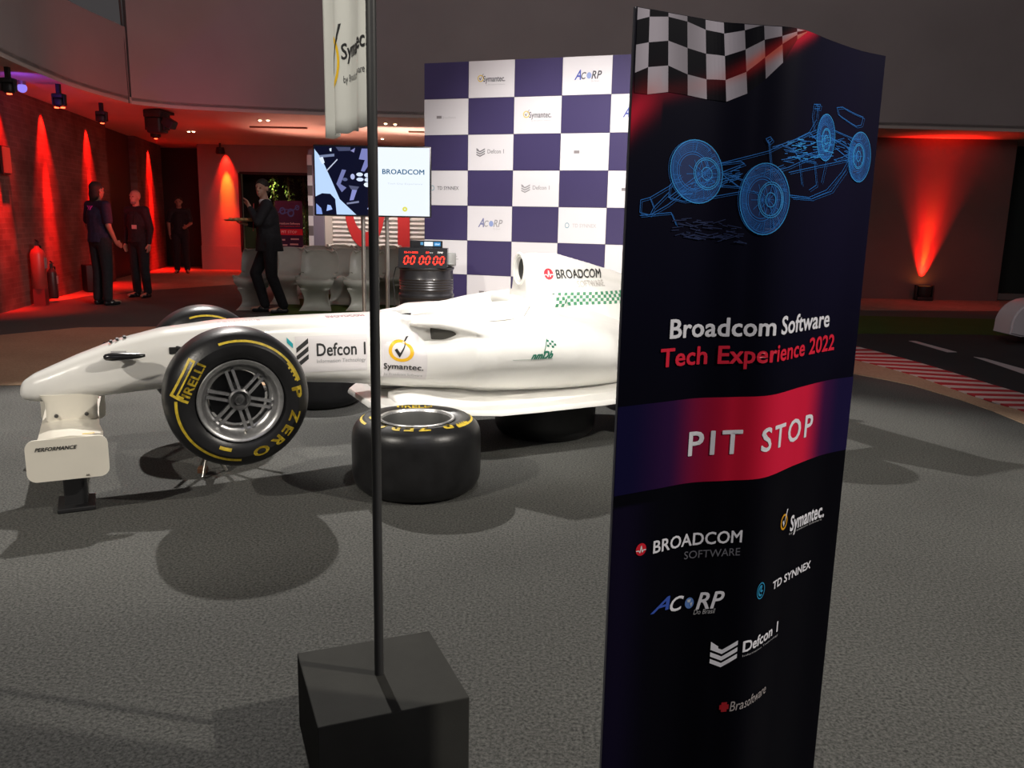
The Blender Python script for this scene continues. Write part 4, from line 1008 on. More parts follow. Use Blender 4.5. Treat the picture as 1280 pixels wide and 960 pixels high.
# blue wire car print
B1=(.012,.19,.66); B2=(.04,.42,.98); B3=(.003,.025,.13); B4=(.004,.012,.06)
C7=lambda x,y:bpix(760+x/3.2,y/3.2)
P=Print()
def el(cx,cy,rx,ry,rot=0,n=36):
    r=math.radians(rot); return [C7(cx+rx*math.cos(t)*math.cos(r)-ry*math.sin(t)*math.sin(r),cy+rx*math.cos(t)*math.sin(r)+ry*math.sin(t)*math.cos(r)) for t in [2*PI*k/n for k in range(n+1)]]
def pl(pts,w_=.0011,c=B1): P.line([C7(*p) for p in pts],w_,c)
def fill(pts,c=B4): P.poly([C7(*p) for p in pts],c)
for (cx,cy,rx,ry,rot,hx,hy) in ((352,686,104,128,-12,385,695),(624,796,98,143,4,640,800),(868,550,36,93,2,866,560),(1003,628,44,100,3,995,625)):
    P.poly(el(cx,cy,rx,ry,rot)[:-1],B3)
    for q_ in range(9): P.line(el(cx-rx*.03*q_*.6,cy,rx*(.97-.045*q_),ry*(.98-.04*q_),rot),.0005,B1)
    P.line(el(cx,cy,rx,ry,rot),.0013,B2); P.line(el(cx,cy,rx*.9,ry*.93,rot),.0007,B1); P.line(el(cx-rx*.12,cy,rx*.95,ry*.97,rot),.0006,B1)
    for k in (.62,.55): P.line(el(cx-rx*.12,cy,rx*k,ry*k,rot),.0012,B1)
    for k in (.50,.44,.2): P.line(el(hx+rx*.08,hy,rx*k,ry*k,rot),.0013,B2)
    for i in range(10):
        a=2*PI*i/10
        for dx_ in (0,-rx*.25): pl([(hx+dx_,hy),(hx+dx_+rx*.46*math.cos(a),hy+ry*.46*math.sin(a))],.0010,B1)
    random.seed(int(cx))
    for i in range(26):
        a=random.uniform(0,2*PI); k0,k1=random.uniform(.6,.8),random.uniform(.85,.98)
        pl([(cx+rx*k0*math.cos(a),cy+ry*k0*math.sin(a)),(cx+rx*k1*math.cos(a+.1),cy+ry*k1*math.sin(a+.1))],.0007,B1)
body=[[(240,790),(330,720),(440,655),(640,605),(700,575),(830,520)],[(240,790),(300,805),(400,790),(540,765)],[(440,655),(530,645),(545,655),(450,690)],[(450,690),(540,720),(560,740)],
[(128,800),(165,790),(250,740)],[(128,800),(125,850),(165,860),(235,820),(330,745)],[(165,790),(180,830),(165,860)],[(125,862),(250,850),(270,900)],[(180,830),(240,770)],
[(640,560),(650,680),(645,720)],[(630,556),(648,548),(655,562),(640,575),(630,556)],[(655,590),(800,530),(830,560)],[(690,580),(740,600),(760,640),(830,650)],[(700,600),(820,620)],[(690,640),(860,600)],[(720,690),(950,640),(1000,620)],
[(720,780),(800,790),(870,760),(930,690),(960,640)],[(730,790),(810,796),(890,765),(950,680)],[(650,690),(760,650),(840,620)],[(800,530),(830,480),(835,420),(820,418),(812,470),(820,520)],[(820,418),(846,418),(842,436),(822,436)],
[(912,430),(935,428),(1018,468),(1010,500),(990,505),(918,458),(912,430)],[(900,520),(1000,560)],[(880,545),(980,600)],[(905,590),(955,630)],[(900,640),(960,620)],[(460,700),(540,760),(600,770)],[(430,740),(560,750)],[(330,740),(450,640)],
[(540,720),(600,700),(700,660)],[(240,790),(245,740),(290,700)],[(820,640),(830,740),(800,760)],[(870,640),(850,730)],[(760,650),(770,740)]]
for b in body: pl(b,.0010,B1); pl([(x+6,y+7) for x,y in b],.0005,B1)
random.seed(3)
for i in range(70):
    x=random.uniform(700,880); y=random.uniform(560,650)-(x-700)*.12; a=random.uniform(-.6,.3); L=random.uniform(10,40); pl([(x,y),(x+L*math.cos(a),y+L*math.sin(a))],.0011,B2 if i%3==0 else B1)
for i in range(45):
    x=random.uniform(260,520); y=790-(x-250)*.28+random.uniform(-45,10); a=random.uniform(-.5,.1); L=random.uniform(15,50); pl([(x,y),(x+L*math.cos(a),y+L*math.sin(a))],.0010,B1)
for i in range(30):
    x=random.uniform(880,990); y=random.uniform(540,650); a=random.uniform(-.3,.8); L=random.uniform(10,35); pl([(x,y),(x+L*math.cos(a),y+L*math.sin(a))],.0010,B1)
# mirrored faint reflection below
random.seed(5)
R1=(.005,.018,.085)
for i in range(60):
    x=random.uniform(250,520); y=random.uniform(880,960)+(x-380)*.1; a=random.uniform(-.3,.4); L=random.uniform(15,60); pl([(x,y),(x+L*math.cos(a),y+L*math.sin(a))],.0012,R1)
P.put('wire_car_print',lambda x,z,l:bmap(.0013)(x,z,l*.8),bn,.45,label='printed blue outline racing car')
# banner lettering
BWT=(.88,.88,.95); BGR=(.16,.16,.19)
def bt(P,body,bl_,br_,tl,col,bold=0,shear=0,desc=False,space=1.):
    u0,z0=bpix(*bl_); u1,_=bpix(*br_); _,z1=bpix(*tl)
    P.text(body,u0,z0,u1,z1,col,bold,shear,space,desc)
P=Print()
bt(P,'Broadcom Software',(836,424),(1035,410),(836,399),BWT,.025)
bt(P,'Tech Experience 2022',(824,459),(1041,440),(824,436),(.80,.016,.05),.025,desc=True)
bt(P,'PIT STOP',(859,571),(1013,549),(859,540),BWT,.02,space=1.25)
P.put('lettering',bmap(.0016),bn,.4,label='white and red headline lettering')
P=Print()
u,z=bpix(800.5,686.5); heart_mark(P,u,z,.0115)
bt(P,'BROADCOM',(815,692),(926,680),(815,676),BWT,.02)
bt(P,'SOFTWARE',(854,699),(924,691),(854,689.5),BGR,0)
P.put('logo_print',bmap(.0016),bn,.4,label='white lettering with a red round mark')
P=Print(); u,z=bpix(979,652); P.disc(u,z,.0135,.0165,(.80,.38,.01),.74); 
P.poly([(u-.006,z+.001),(u-.003,z+.004),(u,z-.004),(u-.001,z-.010)],BWT); P.poly([(u-.001,z-.010),(u,z-.004),(u+.009,z+.024),(u+.013,z+.024)],BWT)
bt(P,'Symantec.',(986,664),(1029,641),(987,645),BWT,.03,0,desc=True); bt(P,'by Broadcom Software',(985,669),(1026,648),(985,666),(.5,.5,.52))
P.put('logo_print',bmap(.0016),bn,.4,label='white lettering with a yellow ring and tick')
P=Print(); u,z=bpix(950,737); T1=(.02,.30,.55)
P.disc(u,z,.0145,.0170,T1,.86); P.disc(u,z,.0095,.0115,T1,.62,24,math.radians(60),math.radians(300)); P.disc(u+.003,z+.002,.0055,.006,T1,.3,20,math.radians(80),math.radians(330))
bt(P,'TD SYNNEX',(964,737),(1011,716),(964,727),BWT,.03)
P.put('logo_print',bmap(.0016),bn,.4,label='white lettering with a blue ring mark')
P=Print(); BL=(.04,.10,.50)
bt(P,'A',(812,768),(836,765),(836,745),BL,.02,.5); bt(P,'C',(836,766),(853,765),(836,748),BWT,.02,.25)
u,z=bpix(861,753.5); P.disc(u,z,.0090,.0110,(.12,.25,.62)); P.poly([(u-.005,z+.007),(u+.003,z+.008),(u+.001,z+.001),(u-.004,z+.002)],(.6,.66,.75)); P.poly([(u+.001,z-.001),(u+.006,z+.002),(u+.004,z-.008)],(.6,.66,.75))
bt(P,'RP',(869,762),(904,759),(869,741),BWT,.02,.25); bt(P,'Do Brasil',(866,768),(893,765),(866,762),(.5,.5,.52),0,.2)
P.put('logo_print',bmap(.0016),bn,.4,label='blue and white lettering with a small globe')
P=Print()
u0,zc=bpix(886,835); u1,_=bpix(919,835); _,z1=bpix(886,802); chevrons(P,u0,zc,u1,z1,BWT,3)
bt(P,'Defcon 1',(927,814),(970,798),(927,800),BWT,.03); bt(P,'Information Technology',(927,820),(970,806),(927,817),(.45,.45,.48))
P.put('logo_print',bmap(.0016),bn,.4,label='white lettering with a white striped arrow mark')
P=Print(); u,z=bpix(904.5,882); RR=(.45,.01,.02)
P.rect(u-.010,z-.005,u+.010,z+.005,RR); P.rect(u-.006,z-.010,u+.006,z+.010,RR)
bt(P,'Brasoftware',(911,887),(955,870),(911,875),(.42,.38,.38),.0,.15); 
P.put('logo_print',bmap(.0016),bn,.4,label='small grey lettering with a red cross mark')
# ================================================================ BACKDROP
BA=Vector((-1.037,9.6,0)); BE=Vector((.94677,-.32191,0)); ban=math.atan2(BE.y,BE.x)
bd=thing('chequered_backdrop','tall white and navy chequered press backdrop printed with sponsor logos','backdrop',tuple(BA),ban)
SW,SH=.527,.381; nc,nr=6,8
WHT=mat('backdrop_white',(.66,.65,.66),.5,noise=.03,nscale=1.); NVY=mat('backdrop_navy',(.046,.036,.105),.38,noise=.08,nscale=1.)
g=G().box((SW*nc/2,.03,SH*nr/2),(SW*nc,.03,SH*nr)); put('frame',g,mat('frame_grey',(.15,.14,.14),.5),bd)
g=G()
for r in range(nr):
    for c in range(nc):
        x0=c*SW+.002; x1=(c+1)*SW-.002; z1=SH*(nr-r)-.002; z0=SH*(nr-r-1)+.002
        g.box(((x0+x1)/2,.010,(z0+z1)/2),(x1-x0,.008,z1-z0),mi=1 if (r+c)%2==0 else 0)
put('printed_squares',g,[WHT,NVY],bd,label='white and navy squares')
def cell(c,r): return c*SW,SH*(nr-r-1)
def bdlogo(kind,c,r,fade=0,dx=0):
    x,z=cell(c,r); x+=dx; P=Print(); K=lerp((.06,.06,.07),(.62,.62,.62),fade); K2=lerp((.35,.35,.36),(.66,.66,.66),fade)
    if kind=='s':
        sym_mark(P,x+.14,z+.20,.036,K,lerp((.7,.5,.05),(.66,.66,.62),fade)); P.text('Symantec.',x+.17,z+.165,x+.42,z+.225,K,.02,desc=True); P.text('by Broadcom Software',x+.20,z+.125,x+.42,z+.140,K2)
    elif kind=='a':
        P.text('A',x+.13,z+.15,x+.20,z+.25,lerp((.05,.08,.35),K,fade),.02,.4); P.text('C',x+.20,z+.155,x+.255,z+.225,K,.02,.25); P.disc(x+.285,z+.19,.026,.032,(.25,.32,.55)); P.text('RP',x+.31,z+.155,x+.42,z+.235,K,.02,.25); P.text('Do Brasil',x+.31,z+.125,x+.39,z+.145,K2)
    elif kind=='b':
        P.rect(x+.15,z+.175,x+.21,z+.205,lerp((.22,.2,.2),K,fade*.5)); P.text('Brasoftware',x+.22,z+.172,x+.38,z+.200,lerp((.45,.44,.44),(.6,.6,.6),fade))
    elif kind=='d':
        chevrons(P,x+.10,z+.145,x+.20,z+.24,K,3); P.text('Defcon 1',x+.23,z+.18,x+.42,z+.225,lerp(K,(.4,.4,.4),.3),.02)
    elif kind=='t':
        P.disc(x+.10,z+.19,.025,.03,(.2,.35,.4),.7); P.text('TD SYNNEX',x+.16,z+.17,x+.42,z+.210,K,.02)
    P.put('logo_print',lambda a,b,l:(a,.0055-.0004*l,b),bd,.5)
for a in (('s',1,0,0),('a',3,0,0),('b',0,1,.3),('s',2,1,.1),('a',4,1,.1),('d',1,2,.2),('b',3,2,.3),('t',0,3,.15),('d',2,3,.4),('b',4,3,.2),('a',1,4,.45),('t',3,4,.75),('b',1,6,.1),('s',5,2,.1),('d',5,4,.3),('s',0,5,.5)): bdlogo(*a)
# ================================================================ SCREEN ON ITS STAND
TY=9.0
a0,a1=atY(392,181,TY),atY(537,270,TY); TX0,TX1,TZ0,TZ1=a0.x,a1.x,a1.z-.005,a0.z-.01
TW,TH=TX1-TX0,TZ1-TZ0
tv=thing('screen_on_stand','large flat screen on a twin steel pole stand showing a picture and a white slide','television',((TX0+TX1)/2,TY,0),-.015)
put('bezel',G().rbox((0,.04,(TZ0+TZ1)/2),(TW+.03,.06,TH+.03),.008),M['blackgloss'],tv,sm=40)
put('back_box',G().rbox((0,.10,(TZ0+TZ1)/2-.1),(TW*.6,.08,TH*.6),.02),M['black'],tv)
P=Print(); X0=-TW/2; Xs=X0+TW*.505
P.rect(X0,TZ0,Xs,TZ1,(.003,.004,.018)); P.rect(Xs,TZ0,X0+TW,TZ1,(.86,.93,1.0))
q5=lambda pts:[(X0+(x-92)/976*TW,TZ1-(y-150)/585*TH) for x,y in pts]
for pts,c in (([(94,175),(150,250),(230,430),(300,600),(440,733),(272,733),(262,600),(220,555),(150,552),(94,580)],(.50,.68,1)),
 ([(98,640),(140,680),(150,733),(98,733)],(.22,.33,.75)),([(195,650),(222,655),(236,690),(185,705)],(.35,.5,.95)),
 ([(135,228),(262,212),(262,235),(140,248)],(.18,.22,.36)),([(188,358),(285,256),(290,264),(196,364)],(.5,.55,.7)),
 ([(495,165),(565,165),(565,285),(515,360),(485,355),(520,262),(470,255)],(.20,.22,.50)),([(325,345),(360,350),(310,470),(360,500),(320,540),(275,470)],(.17,.19,.42)),
 ([(410,510),(450,520),(420,605),(385,610)],(.25,.27,.6)),([(360,630),(465,612),(465,628),(362,645)],(.2,.22,.36)),([(275,155),(400,155),(400,185),(300,190)],(.06,.07,.14)),
 ([(240,165),(222,170),(225,190),(238,195)],(.7,.8,.95)),([(545,665),(565,665),(570,700),(550,690),(535,680)],(.4,.5,.8)),([(400,185),(440,160),(430,200)],(.25,.25,.5)),([(130,250),(165,240),(180,290),(160,305)],(.75,.85,1)),([(380,480),(470,490),(450,520),(400,515)],(.09,.10,.18))): P.poly(q5(pts),c)
for x,y,rx,ry,c in ((475,385,28,16,(.7,.8,1)),(540,390,26,18,(.7,.8,1)),(415,405,18,24,(.45,.5,.8)),(478,428,30,16,(.65,.75,1)),(542,430,26,18,(.7,.8,1)),(540,472,30,20,(.8,.88,1)),(350,430,22,14,(.1,.12,.25))):
    (a,b),=q5([(x,y)]); P.disc(a,b,rx/976*TW,ry/585*TH,c)
P.text('BROADCOM',Xs+TW*.085,TZ0+TH*.61,X0+TW*.955,TZ0+TH*.685,(.01,.10,.22),.02)
P.text('Tech Day Experience',Xs+TW*.13,TZ0+TH*.455,X0+TW*.94,TZ0+TH*.485,(.60,.66,.72))
P.disc(X0+TW*.785,TZ0+TH*.10,TW*.022,TH*.036,(.75,.72,.10),.3)
P.put('picture',lambda x,z,l:(x,.0085-.0005*l,z),tv,emit=1.05,label='lit screen picture')
for px in (454.5,484): 
    x=atY(px,330,TY+.1).x-(TX0+TX1)/2; put('stand_pole',G().cone((x,.10,.02),(x,.10,TZ1-.1),.022,.022,16),M['steel'],tv,sm=40)
put('stand_base',G().rbox((-.155,.10,.012),(.50,.40,.022),.006),M['dkmetal'],tv)
# ================================================================ DRUM WITH TIMER
dx=atY(533,325,8.78).x; 
dr=thing('oil_drum','black steel oil drum with ribbed rings carrying the race timer','drum',(dx,8.78,0))
pr=[(0,.0),(.27,.0),(.285,.004),(.29,.02),(.285,.035)]
for zc in (.30,.58):
    pr+=[(.280,zc-.03),(.292,zc-.012),(.292,zc+.012),(.280,zc+.03)]
for k in range(5): pr+=[(.280,.64+.026*k),(.287,.653+.026*k)]
pr+=[(.280,.78),(.280,.85),(.292,.862),(.292,.878),(.278,.878),(.272,.868),(0,.868)]
put('shell',G().lathe(pr,56,'Z'),mat('drum_black_paint',(.018,.018,.020),.32,noise=.2,nscale=6,coat=.2),dr,sm=28)
put('bung',G().lathe([(0,.895),(.03,.895),(.034,.868)],16,'Z',c=(-.12,.16,0)),M['dkmetal'],dr,sm=40)
tm=thing('race_timer','black wedge timer box on the drum reading 00 00 00 in red digits','timer',(dx-.015,8.62,.879))
TWd=.50
pf=[(-.10,0),(.12,0),(.12,.20),(-.02,.20)]
g=G(); n=4; g.add([(-TWd/2,y,z) for y,z in pf]+[(TWd/2,y,z) for y,z in pf],[(0,1,2,3),(7,6,5,4),(0,4,5,1),(1,5,6,2),(2,6,7,3),(3,7,4,0)])
put('case',g,M['blackgloss'],tm)
sl=math.hypot(.08,.20)
def tmap(x,v,l): t=v/sl; return (x,-.10+.08*t-.002-.0004*l,.20*t+.0012)
P=Print(); RG=(1,.03,.015)
def seg7(P,x,z,w_,h,c,t=.007,sh=.012):
    q=lambda a,b:(x+a+sh*b/h,z+b)
    for a,b,c_,d in ((t,h-t,w_-t,h),(t,0,w_-t,t),(0,t*1.1,t,h/2-t*.4),(w_-t,t*1.1,w_,h/2-t*.4),(0,h/2+t*.4,t,h-t*1.1),(w_-t,h/2+t*.4,w_,h-t*1.1)):
        P.poly([q(a,b),q(c_,b),q(c_,d),q(a,d)],c)
for k,x in enumerate((-.195,-.130,-.040,.025,.105,.170)): seg7(P,x-.005,.035,.052,.095,RG,.014,.014)
P.text('15-11-2022',-.19,.155,-.05,.175,RG,.03); P.text('07',.03,.155,.065,.175,RG,.03)
P.put('digits',tmap,tm,emit=3.2,label='glowing red digits')
P=Print(); P.text('PIT',.07,.155,.105,.168,(.4,.4,.4),.02); P.text('TIME',.15,.158,.21,.176,(.7,.7,.7),.03,.4); P.put('lettering',tmap,tm)
tb=thing('tablet','small dark tablet with a lit white and blue screen behind the timer','tablet',(dx+.0,8.78,1.081-.2))
tb.location.z=.879
put('case',G().rbox((0,0,.135),(.34,.03,.27),.008),M['blackgloss'],tb)
P=Print(); P.rect(-.02,.215,.07,.258,(.85,.95,1)); P.rect(.08,.215,.15,.258,(.03,.22,.5)); P.rect(-.06,.225,-.03,.255,(.1,.3,.5)); P.text('timer',.09,.225,.145,.248,(.6,.8,1),.03,.3)
P.put('screen',lambda x,z,l:(x,-.0165-.0004*l,z),tb,emit=1.2)
ca=thing('cash_box','grey boxy printer at the right of the drum top','box',(dx+.20,8.95,.879),-.3)
put('body',G().rbox((.03,0,.07),(.10,.16,.14),.01),mat('grey_plastic',(.35,.36,.34),.5),ca,sm=40); put('tray',G().rbox((.03,-.08,.03),(.14,.1,.015),.004),mat('grey_plastic',(.35,.36,.34),.5),ca)
c_=G().tube([(dx-.24,8.72,.886),(dx-.31,8.70,.87),(dx-.34,8.68,.74),(dx-.32,8.66,.62),(dx-.32,8.64,.3),(dx-.32,8.6,.012),(dx-.42,8.55,.008)],.005,6)
tag(put('power_cord',c_,M['black'],sm=60),'thin black cord looping down the left side of the drum','cord')
# ================================================================ SHUTTER SET WITH 01
GY_=16.5
gx0,gx1=atY(408,300,GY_).x,-.9; 
sh=thing('garage_shutter','white horizontal slat shutter painted with a large red 01','shutter',(gx0,GY_,0))
HH=2.62
put('frame_post',G().box((.06,0,HH/2),(.14,.10,HH)),mat('cream_post',(.62,.55,.48),.6),sh)
g=G(); k=0; z=.10
while z<HH-.05:
    g.add([(.13,.0,z),(gx1-gx0,.0,z),(gx1-gx0,-.03,z+.045),(.13,-.03,z+.045),(.13,.0,z+.085),(gx1-gx0,.0,z+.085)],[(0,1,2,3),(3,2,5,4)]); z+=.085
sl_=put('slat_rows',g,mat('shutter_white',(.66,.62,.58),.5),sh); sl_['kind']='stuff'
put('sill',G().box(((gx1-gx0)/2,-.02,.05),(gx1-gx0,.12,.10)),mat('yellow_wood',(.45,.34,.12),.6),sh)
P=Print(); RD=(.62,.035,.035)
xz=lambda px,py:(atY(px,py,GY_-.05).x-gx0,atY(px,py,GY_-.05).z)
ox0,_=xz(431,280); ox1,_=xz(481,280); _,oz=xz(455,310)
P.disc((ox0+ox1)/2,oz+.80,(ox1-ox0)/2,.80,RD,.62,48)
i0,_=xz(497,280); i1,_=xz(512,280); P.rect(i0,oz,i1,oz+1.6,RD); P.poly([(i0,oz+1.6),(i0-.28,oz+1.25),(i0-.28,oz+1.05),(i0,oz+1.3)],RD)
P.put('numerals',lambda x,z,l:(x,-.034,z),sh,label='large red numerals 0 and 1')
col=thing('chequered_pillar','grey pillar with a small chequered strip beside the shutter','pillar',(atY(388,300,GY_-.1).x,GY_-.1,0))
cw=atY(408,300,GY_).x-atY(388,300,GY_-.1).x
put('shaft',G().box((cw/2,.1,HH/2),(cw-.02,.3,HH)),mat('violet_grey_panel',(.20,.18,.23),.6),col)
g=G()
for k in range(14):
    g.box((.035,-.056,HH-.1-.19*k-.095),(.09,.012,.19),mi=k%2)
put('strip',g,[WHT,mat('strip_grey',(.14,.12,.12),.6)],col,label='chequered strip')
# ================================================================ CHAIRS
def chair_proto():
    pf=[(.235,.86,.17),(.245,.845,.205),(.25,.78,.240),(.235,.68,.252),(.20,.56,.250),(.14,.47,.245),(.04,.435,.245),(-.08,.435,.25),(-.17,.45,.25),(-.225,.445,.245),(-.245,.41,.235),(-.235,.37,.215),(-.19,.31,.185),(-.13,.24,.165),(-.085,.16,.16),(-.075,.10,.17),(-.10,.05,.19),(-.16,.015,.205),(-.21,.004,.205)]
    # resample
    out=[]
    for i in range(len(pf)-1):
        p0,p1,p2,p3=pf[max(i-1,0)],pf[i],pf[i+1],pf[min(i+2,len(pf)-1)]
        for k in range(3):
            t=k/3; out.append([.5*((2*p1[j])+(p2[j]-p0[j])*t+(2*p0[j]-5*p1[j]+4*p2[j]-p3[j])*t*t+(3*p1[j]-p0[j]-3*p2[j]+p3[j])*t**3) for j in range(3)])
    out.append(list(pf[-1]))
    nx=12; vs=[];fs=[]
    for i,(y,z,hw) in enumerate(out):
        yy,zz=out[min(i+1,len(out)-1)],out[max(i-1,0)]
        d=Vector((0,yy[0]-zz[0],yy[1]-zz[1])).normalized(); nr=Vector((0,-d.z,d.y))  # normal
        if nr.y>0 and i<8: nr=-nr
        for k in range(nx+1):
            s_=-1+2*k/nx; curl=.045*abs(s_)**4*(1 if i<36 else -1)
            crown=0
            if i<3: crown=-.05*(abs(s_)**3)*(1-i/3)
            if i<8 or 1:
                nn=Vector((0,-1,.35)).normalized() if i<14 else (Vector((0,0,1)) if i<27 else Vector((0,1,0)))
            p=Vector((hw*s_,y,z+crown))+nn*curl
            vs.append(p)
    for i in range(len(out)-1):
        for k in range(nx): a=i*(nx+1)+k; fs.append((a,a+1,a+nx+2,a+nx+1))
    g=G(); g.add(vs,fs); o=put('moulded_chair',g,M['chair'],sm=60)
    m=o.modifiers.new('t','SOLIDIFY'); m.thickness=.014; m.offset=0
    me=evalmesh(o); me.name='moulded_chair'; smooth(me,50); return me
chm=chair_proto()
CG='white moulded cantilever chairs in the audience rows'
k=0
for colname,px0,py0,n in (('left',314,388,4),('middle',391,389,4),('right',451,389,3)):
    base=atz(px0,py0)
    for r in range(n):
        p=base+Vector((.05*r+.03,.92*r+.02,0))+Vector((0.30*0,0,0))
        o=bpy.data.objects.new('moulded_chair',chm); COL.objects.link(o); o.location=(p.x+.26*r*.6,p.y+.2,.0); o.rotation_euler=(0,0,.06*math.sin(k*2.1)); o.scale=(1.12,1.12,1.02); k+=1
        rank=('front','second from the front','third from the front','hindmost')[r if n==4 or r<2 else (3 if r==n-1 else r)]
        tag(o,'white moulded chair, %s, %s'%(rank,{'left':'in the left file by the tray carrier','middle':'in the middle file left of the poles','right':'in the right file behind the steel poles'}[colname]),'chair',CG)
# ================================================================ FAR BANNER (repeat of the near one) 
p=atz(362,343); fbx=atY(362,300,19.6).x
fb=thing('small_banner','small distant violet banner with a red band, behind the tray carrier','banner',(fbx,19.6,0),.05)
BWd=.66*1.0
put('board',G().box((0,0,.86),(BWd*.95,.02,1.70)),mat('banner_violet_navy',(.020,.016,.07),.4),fb)
P=Print(); P.rect(-.31,.93,.31,1.07,(.55,.02,.05)); P.text('PIT STOP',-.18,.97,.18,1.03,(.8,.8,.8),.02); P.text('Broadcom Software',-.25,1.17,.25,1.22,(.7,.7,.7),.02); P.text('Tech Experience 2022',-.25,1.11,.25,1.15,(.5,.03,.05),.02)
for x,z in((-.2,.8),(.12,.82),(-.15,.68),(.1,.7),(0,.57)): P.rect(x-.09,z,x+.10,z+.035,(.6,.6,.65))
for pts in ([(-.28,1.42),(-.1,1.52),(.1,1.5),(.25,1.6)],[(-.1,1.42),(.15,1.52)]): P.line(pts,.02,(.03,.16,.5))
for x,z,r in ((-.14,1.48,.07),(.05,1.44,.08),(.2,1.56,.05)): P.disc(x,z,r,r*1.2,(.03,.18,.55),.6)
P.put('print',lambda x,z,l:(x,-.0115-.0004*l,z),fb)
# ================================================================ SMALL THINGS BY THE BRICK WALL
def ext(px,py,lab,h,r,colr):
    p=wallp(px,py); p=p+WN*.16; 
    t=thing('fire_extinguisher',lab,'fire extinguisher',(p.x,p.y,0),wang)
    m_=mat('ext_'+str(int(colr[0]*99)),colr,.4)
    z0=.25 if h>.5 else .05
    put('cylinder',G().lathe([(0,z0),(r*.9,z0),(r,z0+.02),(r,z0+h*.8),(r*.8,z0+h*.9),(r*.35,z0+h*.96),(r*.3,z0+h),(0,z0+h)],24,'Z'),m_,t,sm=40)
    put('valve',G().box((0,0,z0+h+.03),(.04,.04,.06)),M['dkmetal'],t); put('handle',G().box((.03,0,z0+h+.07),(.14,.02,.015),tilt=(.3,'Y')),M['black'],t)
    put('hose',G().tube([(0,0,z0+h+.02),(.08,-.02,z0+h),(r+.03,-.02,z0+h*.6),(r+.02,-.02,z0+h*.2)],.012,8),M['black'],t,sm=60)
    put('label_print',G().box((0,-r-.001,z0+h*.6),(r*1.1,.004,h*.25)),mat('label_grey',(.4,.3,.3),.6),t)
    if z0>.1: put('stand',G().box((0,0,z0/2),(r*1.6,r*1.6,z0)),mat('ext_stand_red',(.25,.02,.02),.6),t)
ext(37,374,'tall red fire extinguisher on a stand by the brick wall','x' and .62,.10,(.42,.05,.04))
ext(53,368,'small dark fire extinguisher right of the tall red one',.48,.07,(.06,.02,.02))
p=wallp(99,364)+WN*.25
t=thing('floor_speaker','small dark box speaker on the floor left of the standing men','speaker',(p.x,p.y,0),wang+.5)
put('cabinet',G().rbox((0,0,.24),(.36,.30,.46),.015),M['black'],t,sm=40); put('grille',G().box((0,-.152,.25),(.30,.008,.38)),mat('grille_grey',(.05,.045,.045),.7),t)
p=wallp(2,200)
t=thing('exit_sign','small red lit sign high on the brick wall at the left edge','sign',(p.x+WN.x*.06,p.y+WN.y*.06,p.z),wang)
put('case',G().rbox((0,0,0),(.2,.05,.34),.01),mat('sign_red_glow',(.6,.03,.02),.5,emit=.7),t); put('border',G().box((0,.02,0),(.24,.03,.38)),M['black'],t)
# white rounded moulded seat shell at the right edge
P0=atz(1262,434); Yw=P0.y+.15
xa=atY(1240,415,Yw+.38).x; zlo=atY(1260,420,Yw).z; zhi=atY(1279,377,Yw).z
wb=thing('moulded_bench','white rounded moulded bench on a dark foot at the right edge of the picture','bench',(xa,Yw,0))
W_=1.5; H_=zhi-zlo
prof=[(0,zlo+.02),(.005,zlo+.06)]+[(.34-.34*math.cos(t)+.005,zlo+.12+(H_-.10)*math.sin(t)) for t in [PI/2*k/10 for k in range(1,11)]]+[(W_,zhi+.03),(W_,zlo),(.14,zlo-.01)]
g=G(); g.prismY([(x,z) for x,z in prof],-.0,.38)
bm=bmesh.new(); me=g.mesh('x'); bm.from_mesh(me); bmesh.ops.bevel(bm,geom=[e for e in bm.edges if abs(e.verts[0].co.y-e.verts[1].co.y)<1e-5],offset=.02,segments=3,affect='EDGES'); bm.to_mesh(me); bm.free()
put('shell',me,mat('bench_white_gloss',(.70,.66,.68),.3,coat=.3),wb,sm=40)
put('foot',G().box((.42,.28,zlo/2),(.12,.3,zlo)),M['black'],wb); put('foot',G().box((1.2,.28,zlo/2),(.12,.3,zlo)),M['black'],wb)
